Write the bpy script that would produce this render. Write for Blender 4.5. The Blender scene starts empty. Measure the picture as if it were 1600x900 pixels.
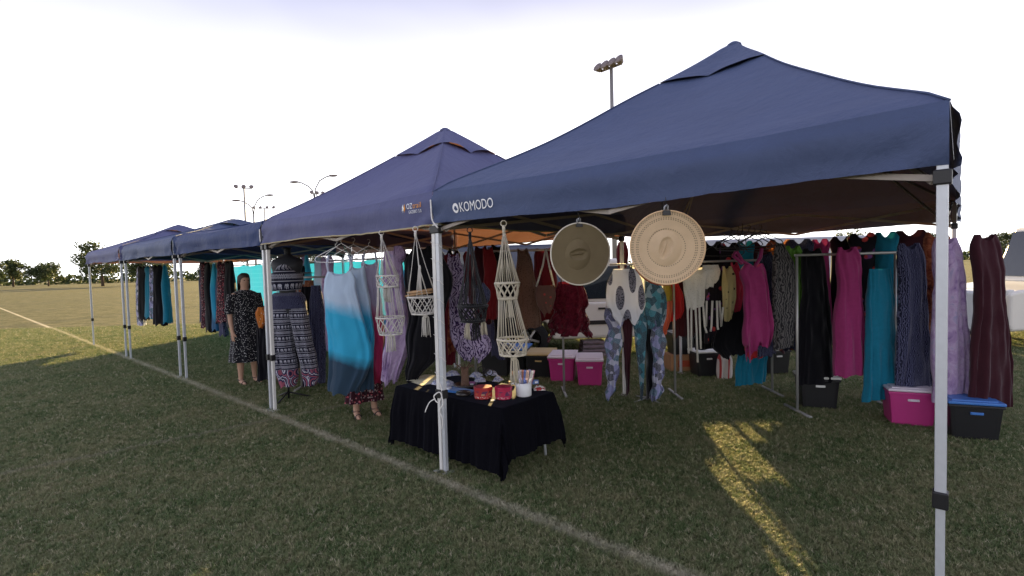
import bpy, bmesh, math, random
from math import sin, cos, pi, radians, atan2, hypot
from mathutils import Vector, Matrix, noise
random.seed(7)
scene = bpy.context.scene
COL = scene.collection

# ------------------------------------------------------------------ camera
FPX, PITCH, ROLL, CAMH = 806.0, 0.0406, 0.0269, 1.617
cam_d = bpy.data.cameras.new('camera'); cam = bpy.data.objects.new('camera', cam_d); COL.objects.link(cam)
cf = Vector((0, cos(PITCH), -sin(PITCH))); cu0 = Vector((0, sin(PITCH), cos(PITCH))); cx0 = Vector((1, 0, 0))
cx = cos(ROLL)*cx0 - sin(ROLL)*cu0; cu = sin(ROLL)*cx0 + cos(ROLL)*cu0
Mx = Matrix((cx, cu, -cf)).transposed().to_4x4(); Mx.translation = Vector((0, 0, CAMH))
cam.matrix_world = Mx
cam_d.sensor_width = 36; cam_d.lens = 36*FPX/1600; cam_d.clip_end = 2000; cam_d.clip_start = 0.05
scene.camera = cam

# ------------------------------------------------------------------ sky, sun, exposure
SUN_AZ, SUN_EL = radians(7.0), radians(13.5)      # azimuth measured from +Y towards +X
w = bpy.data.worlds.new('World'); scene.world = w; w.use_nodes = True
wt = w.node_tree; wt.nodes.clear()
def wn(t, **k):
    n = wt.nodes.new(t)
    for a, b in k.items(): setattr(n, a, b)
    return n
sky = wn('ShaderNodeTexSky', sky_type='NISHITA', sun_disc=False, sun_elevation=SUN_EL, sun_rotation=SUN_AZ,
         altitude=50, air_density=1.0, dust_density=2.2, ozone_density=2.0)
wtc = wn('ShaderNodeTexCoord'); wmp = wn('ShaderNodeMapping'); wmp.inputs['Scale'].default_value = (1.2, 1.2, 3.6)
wno = wn('ShaderNodeTexNoise'); wno.inputs['Scale'].default_value = .95; wno.inputs['Detail'].default_value = 3.5
wno.inputs['Roughness'].default_value = .55
wr = wn('ShaderNodeValToRGB'); wr.color_ramp.elements[0].position = .36; wr.color_ramp.elements[1].position = .72
# thin bright haze over the whole dome (pale lavender, a little uneven), with the low sun's glare from the Nishita sky added to it
wsp = wn('ShaderNodeSeparateXYZ'); whz = wn('ShaderNodeValToRGB'); wel = wn('ShaderNodeMath', operation='MULTIPLY_ADD')
wsc = wn('ShaderNodeMix', data_type='RGBA', blend_type='MULTIPLY'); wsc.inputs[0].default_value = 1; wsc.inputs[7].default_value = (5.8, 5.8, 5.8, 1)
whz.color_ramp.elements.new(.3)
for e, (ps, cc) in zip(whz.color_ramp.elements, ((0, (1, 1, 1, 1)), (.15, (.62, .62, .68, 1)), (.44, (.205, .21, .285, 1)))): e.position = ps; e.color = cc
wbw = wn('ShaderNodeRGBToBW'); wds = wn('ShaderNodeMix', data_type='RGBA'); wds.inputs[0].default_value = .55
wad = wn('ShaderNodeMix', data_type='RGBA', blend_type='ADD'); wad.inputs[0].default_value = .025
bgn = wn('ShaderNodeBackground'); bgn.inputs['Strength'].default_value = 0.13; wo = wn('ShaderNodeOutputWorld')
wl = wt.links.new
wl(wtc.outputs['Generated'], wmp.inputs[0]); wl(wmp.outputs[0], wno.inputs['Vector']); wl(wno.outputs['Fac'], wr.inputs[0]); wl(wtc.outputs['Generated'], wsp.inputs[0]); wl(wr.outputs[0], wel.inputs[0]); wel.inputs[1].default_value = -.09; wl(wsp.outputs[2], wel.inputs[2]); wl(wel.outputs[0], whz.inputs[0]); wl(whz.outputs[0], wsc.inputs[6])
wl(sky.outputs[0], wbw.inputs[0]); wl(sky.outputs[0], wds.inputs[6]); wl(wbw.outputs[0], wds.inputs[7])
wl(wsc.outputs[2], wad.inputs[6]); wl(wds.outputs[2], wad.inputs[7]); wl(wad.outputs[2], bgn.inputs[0]); wl(bgn.outputs[0], wo.inputs[0])
sd = bpy.data.lights.new('sun', 'SUN'); sun = bpy.data.objects.new('sun', sd); COL.objects.link(sun)
sd.energy = 5.0; sd.angle = radians(0.6); sd.color = (1.0, 0.72, 0.30)
sdir = Vector((sin(SUN_AZ)*cos(SUN_EL), cos(SUN_AZ)*cos(SUN_EL), sin(SUN_EL)))
sun.rotation_euler = sdir.to_track_quat('Z', 'Y').to_euler(); sun.location = (3, 30, 12)
vs = scene.view_settings; vs.view_transform = 'Standard'; vs.look = 'None'; vs.gamma = 1; vs.use_curve_mapping = False
vs.exposure = 1.92
scene.render.engine = 'CYCLES'

# ------------------------------------------------------------------ measuring helpers (photo pixel -> place)
def ray(px, py): return (cf*FPX + cx*(px-800) - cu*(py-450))/FPX
CAM = Vector((0, 0, CAMH))
def atY(px, py, Y): r = ray(px, py); return CAM + r*(Y/r.y)
def gp(px, py, z=0): r = ray(px, py); return CAM + r*((z-CAMH)/r.z)
ANG = 0.7171
ER = Vector((cos(ANG), -sin(ANG), 0)); NR = Vector((sin(ANG), cos(ANG), 0))    # along the row (to the right) / into the stalls
A0 = Vector((-0.594, 4.039, 0))
def ST(s, t, z=0): return A0 + ER*s + NR*t + Vector((0, 0, z))
def onT(px, py, t):
    r = ray(px, py); return CAM + r*((t - NR.dot(CAM-A0))/NR.dot(r))
def Yt(px, t, py=450): return onT(px, py, t).y

# ------------------------------------------------------------------ mesh builder
class MB:
    def __init__(s): s.v = []; s.f = []; s.uv = {}; s.sm = []; s.mi = []; s.cm = 0
    def face(s, idx, uvs=None, smooth=False):
        if uvs: s.uv[len(s.f)] = uvs
        s.f.append(tuple(idx)); s.sm.append(smooth); s.mi.append(s.cm)
    def box(s, c, d, M=None, taper=1.0):
        b = len(s.v)
        for z in (-.5, .5):
            k = taper if z > 0 else 1
            for x, y in ((-.5, -.5), (.5, -.5), (.5, .5), (-.5, .5)):
                p = Vector((x*d[0]*k, y*d[1]*k, z*d[2]))
                if M is not None: p = M @ p
                s.v.append(p+Vector(c))
        for q in ((3, 2, 1, 0), (4, 5, 6, 7), (0, 1, 5, 4), (1, 2, 6, 5), (2, 3, 7, 6), (3, 0, 4, 7)):
            s.face([b+i for i in q], [(0, 0), (1, 0), (1, 1), (0, 1)])
        return s
    def bar(s, p, q, wd, ht):
        p, q = Vector(p), Vector(q); d = q-p; L = d.length
        M = d.to_track_quat('X', 'Z').to_matrix()
        return s.box((p+q)/2, (L, wd, ht), M)
    def tube(s, pts, r, n=6, closed=False, cap=True):
        pts = [Vector(p) for p in pts]; m = len(pts); b = len(s.v); up = None
        rr = r if isinstance(r, (list, tuple)) else [r]*m
        for i, p in enumerate(pts):
            if closed: t = pts[(i+1) % m]-pts[i-1]
            else: t = pts[min(i+1, m-1)]-pts[max(i-1, 0)]
            if t.length < 1e-9: t = Vector((0, 0, 1))
            t.normalize()
            if up is None: up = Vector((0, 0, 1)) if abs(t.z) < .9 else Vector((1, 0, 0))
            a = t.cross(up)
            if a.length < 1e-5: a = t.cross(Vector((.3, .9, .1)))
            a.normalize(); c = a.cross(t); up = c
            for k in range(n):
                th = 2*pi*k/n; s.v.append(p+(a*cos(th)+c*sin(th))*rr[i])
        for i in range(m if closed else m-1):
            j = (i+1) % m
            for k in range(n):
                l = (k+1) % n
                s.face((b+i*n+k, b+i*n+l, b+j*n+l, b+j*n+k), None, True)
        if cap and not closed:
            s.face([b+k for k in range(n)][::-1]); s.face([b+(m-1)*n+k for k in range(n)])
        return s
    def grid(s, fn, nu, nv, cu=False, cv=False, flip=False, smooth=True):
        b = len(s.v); NU = nu if cu else nu+1; NV = nv if cv else nv+1
        for j in range(NV):
            for i in range(NU): s.v.append(Vector(fn(i/nu, j/nv)))
        for j in range(nv):
            for i in range(nu):
                i2 = (i+1) % NU; j2 = (j+1) % NV
                q = [b+j*NU+i, b+j*NU+i2, b+j2*NU+i2, b+j2*NU+i]
                u = [(i/nu, j/nv), ((i+1)/nu, j/nv), ((i+1)/nu, (j+1)/nv), (i/nu, (j+1)/nv)]
                if flip: q.reverse(); u.reverse()
                s.face(q, u, smooth)
        return s
    def lathe(s, prof, n=24, M=None, sx=1, sy=1):
        def fn(u, v):
            k = v*(len(prof)-1); i = min(int(k), len(prof)-2); f = k-i
            r = prof[i][0]*(1-f)+prof[i+1][0]*f; z = prof[i][1]*(1-f)+prof[i+1][1]*f
            p = Vector((r*cos(2*pi*u)*sx, r*sin(2*pi*u)*sy, z)); return (M @ p) if M is not None else p
        return s.grid(fn, n, len(prof)-1, cu=True)
    def ell(s, c, r, n=14, m=9, M=None):
        c = Vector(c)
        def fn(u, v):
            p = Vector((r[0]*cos(2*pi*u)*sin(pi*v), r[1]*sin(2*pi*u)*sin(pi*v), -r[2]*cos(pi*v)))
            return c+((M @ p) if M is not None else p)
        return s.grid(fn, n, m, cu=True)
    def prism(s, poly, y0, y1):           # polygon in local XZ extruded along Y
        b = len(s.v); n = len(poly)
        for y in (y0, y1):
            for x, z in poly: s.v.append(Vector((x, y, z)))
        for i in range(n):
            j = (i+1) % n; s.face((b+i, b+j, b+n+j, b+n+i))
        s.face([b+i for i in range(n)][::-1]); s.face([b+n+i for i in range(n)])
        return s
    def build(s, name, mats, parent=None, loc=None, rz=0):
        me = bpy.data.meshes.new(name); me.from_pydata([tuple(p) for p in s.v], [], s.f)
        if s.uv:
            ul = me.uv_layers.new(name='UVMap').data
            for pi_, uvs in s.uv.items():
                st = me.polygons[pi_].loop_start
                for k, u in enumerate(uvs): ul[st+k].uv = u
        me.polygons.foreach_set('use_smooth', s.sm)
        me.polygons.foreach_set('material_index', s.mi)
        for m in (mats if isinstance(mats, (list, tuple)) else [mats]): me.materials.append(m)
        me.update()
        o = bpy.data.objects.new(name, me); COL.objects.link(o)
        if parent: o.parent = parent
        if loc is not None: o.location = loc
        if rz: o.rotation_euler.z = rz
        return o
def tag(o, label=None, cat=None, group=None, kind=None):
    if label: o['label'] = label
    if cat: o['category'] = cat
    if group: o['group'] = group
    if kind: o['kind'] = kind
    return o
def thing(name, label, cat, loc=(0, 0, 0), rz=0, group=None):
    o = bpy.data.objects.new(name, None); COL.objects.link(o); o.empty_display_size = .1
    o.location = loc; o.rotation_euler.z = rz
    return tag(o, label, cat, group)
def copy_tree(o, parent=None):
    c = o.copy(); COL.objects.link(c); c.parent = parent
    for ch in [x for x in o.children]: copy_tree(ch, c)
    return c
def bevel(o, wd=.004, seg=2):
    m = o.modifiers.new('bevel', 'BEVEL'); m.width = wd; m.segments = seg; m.limit_method = 'ANGLE'; m.angle_limit = radians(35)
    return o

# ------------------------------------------------------------------ material helpers
class NT:
    def __init__(s, name):
        s.m = bpy.data.materials.new(name); s.m.use_nodes = True; s.t = s.m.node_tree
        s.b = s.t.nodes['Principled BSDF']; s.out = s.t.nodes['Material Output']
    def n(s, typ, **k):
        x = s.t.nodes.new(typ)
        for a, b in k.items(): setattr(x, a, b)
        return x
    def l(s, a, b): s.t.links.new(a, b)
    def set(s, sock, v):
        if hasattr(v, 'is_output'): s.l(v, sock)
        elif isinstance(v, (tuple, list)) and len(v) == 3 and sock.type == 'RGBA': sock.default_value = (*v, 1)
        else: sock.default_value = v
    def ma(s, op, a, b=None, c=None, clamp=False):
        x = s.n('ShaderNodeMath', operation=op, use_clamp=clamp); s.set(x.inputs[0], a)
        if b is not None: s.set(x.inputs[1], b)
        if c is not None: s.set(x.inputs[2], c)
        return x.outputs[0]
    def mix(s, f, a, b, bl='MIX'):
        x = s.n('ShaderNodeMix', data_type='RGBA', blend_type=bl); s.set(x.inputs[0], f); s.set(x.inputs[6], a); s.set(x.inputs[7], b)
        return x.outputs[2]
    def tc(s, o='Object'): return s.n('ShaderNodeTexCoord').outputs[o]
    def mp(s, v, sc=(1, 1, 1), rot=(0, 0, 0), loc=(0, 0, 0)):
        x = s.n('ShaderNodeMapping'); s.l(v, x.inputs[0]); x.inputs['Scale'].default_value = sc
        x.inputs['Rotation'].default_value = rot; x.inputs['Location'].default_value = loc; return x.outputs[0]
    def noise(s, v, sc, det=4, rough=.55, dist=0, o='Fac'):
        x = s.n('ShaderNodeTexNoise'); s.l(v, x.inputs['Vector']); x.inputs['Scale'].default_value = sc
        x.inputs['Detail'].default_value = det; x.inputs['Roughness'].default_value = rough; x.inputs['Distortion'].default_value = dist
        return x.outputs[o]
    def vor(s, v, sc, feat='F1', o='Distance', rnd=1.0, dim='3D'):
        x = s.n('ShaderNodeTexVoronoi', feature=feat, voronoi_dimensions=dim); s.l(v, x.inputs['Vector']); x.inputs['Scale'].default_value = sc
        x.inputs['Randomness'].default_value = rnd; return x.outputs[o]
    def wave(s, v, sc, dist=0, det=2, typ='BANDS', d='X'):
        x = s.n('ShaderNodeTexWave', wave_type=typ)
        if typ == 'BANDS': x.bands_direction = d
        s.l(v, x.inputs['Vector']); x.inputs['Scale'].default_value = sc; x.inputs['Distortion'].default_value = dist; x.inputs['Detail'].default_value = det
        return x.outputs['Fac']
    def ramp(s, f, stops, interp='LINEAR'):
        x = s.n('ShaderNodeValToRGB'); cr = x.color_ramp; cr.interpolation = interp
        while len(cr.elements) < len(stops): cr.elements.new(.5)
        for e, (p, c) in zip(cr.elements, stops):
            e.position = p; e.color = (*c, 1) if len(c) == 3 else c
        s.l(f, x.inputs[0]); return x.outputs[0]
    def sep(s, v):
        x = s.n('ShaderNodeSeparateXYZ'); s.l(v, x.inputs[0]); return x.outputs
    def bump(s, h, st=.3, d=.01):
        x = s.n('ShaderNodeBump'); x.inputs['Strength'].default_value = st; x.inputs['Distance'].default_value = d
        s.l(h, x.inputs['Height']); s.l(x.outputs[0], s.b.inputs['Normal']); return x.outputs[0]
    def fin(s, col=None, rough=.7, metal=0, spec=.3, trans=None, transcol=None):
        if col is not None: s.set(s.b.inputs['Base Color'], col)
        s.set(s.b.inputs['Roughness'], rough); s.b.inputs['Metallic'].default_value = metal
        s.b.inputs['Specular IOR Level'].default_value = spec
        if trans:
            t = s.n('ShaderNodeBsdfTranslucent'); s.set(t.inputs[0], transcol if transcol is not None else col)
            x = s.n('ShaderNodeMixShader'); x.inputs[0].default_value = trans
            s.l(s.b.outputs[0], x.inputs[1]); s.l(t.outputs[0], x.inputs[2]); s.l(x.outputs[0], s.out.inputs[0])
        return s.m
_cache = {}
def plain(name, col, rough=.6, metal=0, spec=.3, var=.12, sc=18, bump=.0):
    if name in _cache: return _cache[name]
    k = NT(name); v = k.tc(); n = k.noise(v, sc, 5)
    c = k.mix(k.ma('MULTIPLY', n, 1.0), tuple(x*(1-var) for x in col), tuple(min(1, x*(1+var)) for x in col))
    if bump: k.bump(k.noise(v, sc*6, 3), bump, .003)
    _cache[name] = k.fin(c, rough, metal, spec); return _cache[name]
def fabric(name, col, trans=.18, rough=.9, fuzz=0):
    """col: rgb or function(NT)->socket"""
    if name in _cache: return _cache[name]
    k = NT(name); v = k.tc()
    c = col(k) if callable(col) else col
    big = k.noise(v, 7, 4)
    if not callable(col):
        c = k.mix(k.noise(v, 30, 5), tuple(x*.82 for x in col), tuple(min(1, x*1.15) for x in col))
    k.bump(k.ma('ADD', k.ma('MULTIPLY', big, .8), k.ma('MULTIPLY', k.noise(k.mp(v, (1, 1, .3)), 26, 4), .35)), .55, .012)
    k.b.inputs['Sheen Weight'].default_value = .25; k.b.inputs['Sheen Roughness'].default_value = .5
    _cache[name] = k.fin(c, rough, 0, .06, trans, c); return _cache[name]

# ------------------------------------------------------------------ ground, field lines, grass
WL0, WL1 = gp(380, 631), gp(1045, 893)                # worn line running along the row
CL0, CL1 = gp(372, 668), gp(560, 630)                 # fainter cross line by the left post
def linedist(k, pos, p, q, lim=False):
    d = (q-p).normalized(); nrm = Vector((-d.y, d.x, 0))
    x = k.n('ShaderNodeVectorMath', operation='DOT_PRODUCT'); k.l(pos, x.inputs[0]); x.inputs[1].default_value = nrm
    return k.ma('ABSOLUTE', k.ma('SUBTRACT', x.outputs['Value'], nrm.dot(p)))
def grass_color(k, blade):
    pos = k.n('ShaderNodeNewGeometry').outputs['Position']
    n1 = k.noise(pos, 1.6, 4, .6); n2 = k.noise(pos, 9, 4, .65); n3 = k.noise(pos, 60, 2)
    if blade:
        rnd = k.n('ShaderNodeObjectInfo').outputs['Random']
        g = k.ramp(rnd, [(0, (.080, .128, .044)), (.35, (.122, .176, .066)), (.70, (.175, .225, .095)), (.90, (.34, .33, .18)), (1, (.60, .54, .38))])
        dry = (.36, .325, .185)
    else:
        g = k.ramp(n3, [(.25, (.035, .042, .018)), (.55, (.075, .08, .036)), (.8, (.16, .14, .08))]); dry = (.22, .19, .11)
    patch = k.ma('MULTIPLY', k.ramp(k.ma('ADD', k.ma('MULTIPLY', n1, .5), k.ma('MULTIPLY', n2, .5)), [(.44, (0, 0, 0)), (.64, (1, 1, 1))]), .66)
    c = k.mix(patch, g, dry)
    dw = k.ma('ADD', linedist(k, pos, WL0, WL1), k.ma('MULTIPLY', k.ma('SUBTRACT', n2, .5), .11))
    f = k.ramp(k.ma('ADD', dw, k.ma('MULTIPLY', k.ma('SUBTRACT', n3, .5), .05)), [(.015, (1, 1, 1)), (.075, (0, 0, 0))])
    c = k.mix(k.ma('MULTIPLY', k.ma('MULTIPLY', f, k.ramp(k.noise(pos, 3.5, 4, .7), [(.30, (.35, .35, .35)), (.6, (1, 1, 1))])), .78), c, (.62, .57, .44))
    dc = k.ma('ADD', linedist(k, pos, CL0, CL1), k.ma('MULTIPLY', k.ma('SUBTRACT', n2, .5), .10))
    f2 = k.ma('MULTIPLY', k.ramp(dc, [(.02, (1, 1, 1)), (.06, (0, 0, 0))]), k.ramp(k.ma('MULTIPLY', k.sep(pos)[0], -.25), [(.30, (0, 0, 0)), (.36, (1, 1, 1))]))
    return k.mix(k.ma('MULTIPLY', f2, .5), c, (.36, .33, .24)), n3
k = NT('turf_soil'); c, n3 = grass_color(k, False); k.bump(n3, .6, .02); M_SOIL = k.fin(c, .95, 0, .1)
k = NT('grass_blade'); c, n3 = grass_color(k, True); M_BLADE = k.fin(c, .6, 0, .25, .3, c)
g = MB()
def gfn(u, v):
    x = (u*2-1); y = (v*2-1); x = 620*x*abs(x)**1.5; y = 620*y*abs(y)**1.5+5
    return (x, y, 0.0)
g.grid(gfn, 60, 60); ground = tag(g.build('ground', M_SOIL), 'short green lawn of the sports field, patchy and worn', kind='structure')
# tuft prototype, joined into one lawn through geometry nodes
tufts = []
tcol = bpy.data.collections.new('grass_tufts')
for q in range(5):
    b = MB()
    for i in range(6):
        a = random.uniform(0, 2*pi); h = random.uniform(.012, .030); bend = random.uniform(.3, 1.25)*h; wd = random.uniform(.0013, .0023)
        p = Vector((random.uniform(-.012, .012), random.uniform(-.012, .012), 0)); d = Vector((cos(a), sin(a), 0)); sd_ = Vector((-sin(a), cos(a), 0))
        i0 = len(b.v)
        b.v += [p-sd_*wd, p+sd_*wd, p+d*bend*.35+Vector((0, 0, h*.65))+sd_*wd*.8, p+d*bend*.35+Vector((0, 0, h*.65))-sd_*wd*.8, p+d*bend+Vector((0, 0, h))]
        b.face((i0, i0+1, i0+2, i0+3)); b.face((i0+3, i0+2, i0+4))
    me = bpy.data.meshes.new('tuft'); me.from_pydata([tuple(x) for x in b.v], [], b.f); me.materials.append(M_BLADE)
    tufts.append(me)
lawn = MB()
def lfn(u, v):
    y = 1.0+v*v*16.0; x = (u*2-1)*(1.25*y+.4); return (x, y, .001)
lawn.grid(lfn, 30, 40)
lawn_o = tag(lawn.build('lawn_grass', M_SOIL), 'short mown grass blades covering the field', 'grass', kind='stuff')
ng = bpy.data.node_groups.new('lawn_blades', 'GeometryNodeTree')
ng.interface.new_socket('Geometry', in_out='INPUT', socket_type='NodeSocketGeometry'); ng.interface.new_socket('Geometry', in_out='OUTPUT', socket_type='NodeSocketGeometry')
def gn(t, **kk):
    n = ng.nodes.new(t)
    for a, b in kk.items(): setattr(n, a, b)
    return n
gi, go = gn('NodeGroupInput'), gn('NodeGroupOutput')
dp = gn('GeometryNodeDistributePointsOnFaces', distribute_method='RANDOM')
gpos = gn('GeometryNodeInputPosition'); gsep = gn('ShaderNodeSeparateXYZ')
gm1 = gn('ShaderNodeMath', operation='DIVIDE'); gm1.inputs[0].default_value = 3.0
gm2 = gn('ShaderNodeMath', operation='POWER'); gm2.inputs[1].default_value = 1.5
gm3 = gn('ShaderNodeMath', operation='MULTIPLY'); gm3.inputs[1].default_value = 10500.0
gl = ng.links.new
gl(gpos.outputs[0], gsep.inputs[0]); gl(gsep.outputs['Y'], gm1.inputs[1]); gl(gm1.outputs[0], gm2.inputs[0]); gl(gm2.outputs[0], gm3.inputs[0])
gl(gi.outputs[0], dp.inputs['Mesh']); gl(gm3.outputs[0], dp.inputs['Density'])
jj = gn('GeometryNodeJoinGeometry')
tuft_objs = []
for me in tufts:
    to = bpy.data.objects.new('grass_tuft_source', me); tuft_objs.append(to)
for to in tuft_objs: tcol.objects.link(to)
ci = gn('GeometryNodeCollectionInfo'); ci.inputs['Collection'].default_value = tcol; ci.inputs['Separate Children'].default_value = True; ci.inputs['Reset Children'].default_value = True
ip = gn('GeometryNodeInstanceOnPoints'); ip.inputs['Pick Instance'].default_value = True
gl(ci.outputs[0], ip.inputs['Instance']); gl(dp.outputs['Points'], ip.inputs['Points'])
rv = gn('FunctionNodeRandomValue', data_type='FLOAT_VECTOR'); rv.inputs[0].default_value = (-.15, -.15, 0); rv.inputs[1].default_value = (.15, .15, 6.28)
gl(rv.outputs[0], ip.inputs['Rotation'])
rs = gn('FunctionNodeRandomValue', data_type='FLOAT'); rs.inputs[2].default_value = .65; rs.inputs[3].default_value = 1.45
gms = gn('ShaderNodeMath', operation='MULTIPLY_ADD'); gms.inputs[1].default_value = .05; gms.inputs[2].default_value = .66   # a little coarser with distance
gmz = gn('ShaderNodeMath', operation='MULTIPLY'); gl(gsep.outputs['Y'], gms.inputs[0]); gl(gms.outputs[0], gmz.inputs[0])
gl(rs.outputs[1], gmz.inputs[1]); gl(gmz.outputs[0], ip.inputs['Scale'])
gl(gi.outputs[0], jj.inputs[0]); gl(ip.outputs[0], jj.inputs[0]); gl(jj.outputs[0], go.inputs[0])
lm = lawn_o.modifiers.new('blades', 'NODES'); lm.node_group = ng

# ------------------------------------------------------------------ canopy tents
def canopy_mat(name, col, tcol, tr):
    k = NT(name); v = k.tc(); n = k.noise(v, 2.2, 5, .6)
    c = k.mix(n, tuple(x*.85 for x in col), tuple(x*1.18 for x in col))
    st = k.noise(k.mp(v, (1, 1, .25)), 9, 4, .6)
    k.bump(k.ma('ADD', k.ma('MULTIPLY', k.noise(v, 5, 5, .6, .6), .9), k.ma('ADD', k.ma('MULTIPLY', st, .8), k.ma('MULTIPLY', k.noise(v, 260, 2), .06))), .6, .025)
    return k.fin(c, .62, 0, .35, tr, tcol)
M_CAN_L = canopy_mat('dusty_navy_canopy', (.098, .110, .230), (.27, .125, .075), .16)
M_CAN_R = canopy_mat('navy_canopy', (.056, .080, .165), (.05, .03, .03), .05)
M_CAN_B = canopy_mat('blue_canopy', (.020, .042, .14), (.12, .10, .14), .12)
M_STEEL = plain('powder_coated_steel', (.52, .54, .57), .42, .35, .5, .1, 30)
M_WHITE_STEEL = plain('white_steel', (.66, .65, .62), .45, .1, .5, .12, 25)
M_TRUSS = plain('truss_bar_grey', (.34, .30, .27), .5, .3, .4, .15, 20)
M_BLACKPL = plain('black_plastic', (.012, .012, .014), .4, 0, .4)
M_HEM_LIT = plain('sunlit_hem_tan', (.42, .36, .22), .8, 0, .2)  # tan strip paints the sunlit lower edge of the left tent's valance
M_CORD = plain('white_cord', (.72, .70, .66), .85, 0, .1, .08, 60)
M_PRINTW = plain('white_print', (.88, .88, .90), .6, 0, .2, .03)
M_PRINTO = plain('orange_print', (.75, .33, .06), .6, 0, .2, .05)
EAVE, VB, PEAK = 2.245, 1.958, 3.275
def canopy(name, label, hx, hy, mat, s0, seed, peak=PEAK, hem=None, post_mat=None, group=None, vents=True, t0=0, eave=EAVE, front_only=False):
    """s0 = row position of the tent's left corner. local x along the row, y into the stall"""
    rnd = random.Random(seed)
    root = thing(name, label, 'canopy tent', ST(s0+hx, t0+hy), -ANG, group)
    def hgt(x, y):
        u, v = x/hx, y/hy; r = max(abs(u), abs(v), 1e-4); q = min(abs(u), abs(v))/r
        z = eave+(peak-eave)*(1-r)**1.16
        z -= .10*(1-q*q)*r*(1-r)*2.2 + .018*(1-q*q)*r
        z += (.014*noise.noise(Vector((x*1.7, y*1.7, seed)))+.010*(1-2*abs(noise.noise(Vector((u/r*2.2+v/r*3.1, r*2.6, seed)))))*(.3+abs(r-.55)))*(1 if r < .97 else .3)
        z -= .030*max(0, r-.93)/.07*((r-.93)/.07 if r > .93 else 0)     # soft roll-over at the eave
        return z
    RI, RC = .21, .275
    def sq(u, r):          # walk round the square ring
        e = u*4; i = int(e) % 4; f = (e-int(e))*2-1
        x, y = ((f, -1), (1, f), (-f, 1), (-1, -f))[i]
        return x*r, y*r, f, i
    m = MB()
    def cf_(u, v):
        r = RI+(1-RI)*v; x, y, f, i = sq(u, r); return (x*hx, y*hy, hgt(x*hx, y*hy))
    m.grid(cf_, 96, 22, cu=True); m.build('canopy_roof', mat, root)
    m = MB()
    def kf(u, v):
        r = .004+RC*v; x, y, f, i = sq(u, r); z = hgt(x*hx, y*hy)+.010
        if vents: z += (.055*abs(sin(pi*f))**.8*(1 if i in (3, 1) else .55))*max(0, (v-.55)/.45)**1.5
        z -= .03*max(0, 1-v*9)
        return (x*hx, y*hy, z)
    m.grid(kf, 64, 12, cu=True); m.build('peak_cap', mat, root)
    for cx_, cy_ in ((-1, -1), (1, -1), (1, 1), (-1, 1)):
        pts = [Vector((cx_*hx*r, cy_*hy*r, hgt(cx_*hx*r, cy_*hy*r)+.003)) for r in [RC+.005+(1-RC-.005)*q/16 for q in range(17)]]
        MB().tube(pts, .006, 5).build('hip_seam', mat, root)
    sides = ((0, hx, hy), (1, hy, hx), (2, hx, hy), (3, hy, hx))
    def valance_fn(side, seed2):
        L, D = sides[side][1], sides[side][2]
        def fn(x, zf):      # x along -L..L, zf 0 top..1 bottom -> local coordinates on that side
            top = hgt(*( (x, -D) if side == 0 else (D, x) if side == 1 else (-x, D) if side == 2 else (-D, -x)))
            top = max(top, eave-.08)+.004
            edge = min(1, (L-abs(x))/.35)
            wv = (.010*sin(x*5.2+seed2)+.012*noise.noise(Vector((x*3.1, zf*1.6, seed2))) +
                  .012*(1-edge)*sin(9*zf+x*22)*(.3+zf))*(.25+zf)
            out = (.018*min(1, zf*6)+.012*sin(min(1, zf*1.4)*pi)+wv)*min(1, zf*4)
            z = top-(top-VB)*zf+.012*zf*sin(x*2.3+seed2)+.006*zf*noise.noise(Vector((x*9, 0, seed2)))-(0)*edge
            d = -D-out
            return {0: (x, d, z), 1: (-d, x, z), 2: (-x, -d, z), 3: (d, -x, z)}[side]
        return fn
    vf = {}
    for sd_i in range(4):
        fn = valance_fn(sd_i, seed+sd_i*3.1); vf[sd_i] = fn; L = sides[sd_i][1]
        m = MB(); m.grid(lambda u, v: fn(-L+2*L*u, v), 60, 9); va = m.build('valance', mat, root)
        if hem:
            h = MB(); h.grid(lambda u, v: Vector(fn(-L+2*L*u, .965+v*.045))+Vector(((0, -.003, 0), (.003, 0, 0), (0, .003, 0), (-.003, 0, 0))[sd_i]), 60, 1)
            h.build('lit_hem_edge', hem, va)
    pm = post_mat or M_STEEL
    pt = Matrix.Identity(3)
    ip_ = .020
    corners = [(-hx+ip_, -hy+ip_), (hx-ip_, -hy+ip_), (hx-ip_, hy-ip_), (-hx+ip_, hy-ip_)]
    for (x, y) in corners:
        p = MB().box((x, y, (.62+eave-.05)/2), (.038, .038, eave-.05-.62)).build('post', pm, root); bevel(p, .004)
        q = MB().box((x, y, .335), (.031, .031, .65)).build('lower_leg', pm, p); bevel(q, .003)
        q = MB().box((x, y, .63), (.052, .052, .07)).build('height_clamp', M_BLACKPL, p); bevel(q, .006)
        q = MB().box((x, y, .006), (.10, .10, .008)).build('foot_plate', pm, p)
        q = MB().box((x, y, eave-.32), (.060, .060, .06)).build('slider_bracket', M_BLACKPL, p); bevel(q, .006)
    for i in range(4):
        a = Vector((*corners[i], 0)); b = Vector((*corners[(i+1) % 4], 0)); nn = Vector((-(b-a).y, (b-a).x, 0)).normalized()*.016
        for h in range(2):
            p = a.lerp(b, h/2); q = a.lerp(b, (h+1)/2); z0, z1 = eave-.32, eave-.07
            MB().bar(p+Vector((0, 0, z0))+nn, q+Vector((0, 0, z1))+nn, .014, .026).build('truss_bar', M_TRUSS, root)
            MB().bar(p+Vector((0, 0, z1))+nn*2.2, q+Vector((0, 0, z0))+nn*2.2, .014, .026).build('truss_bar', M_TRUSS, root)
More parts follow.
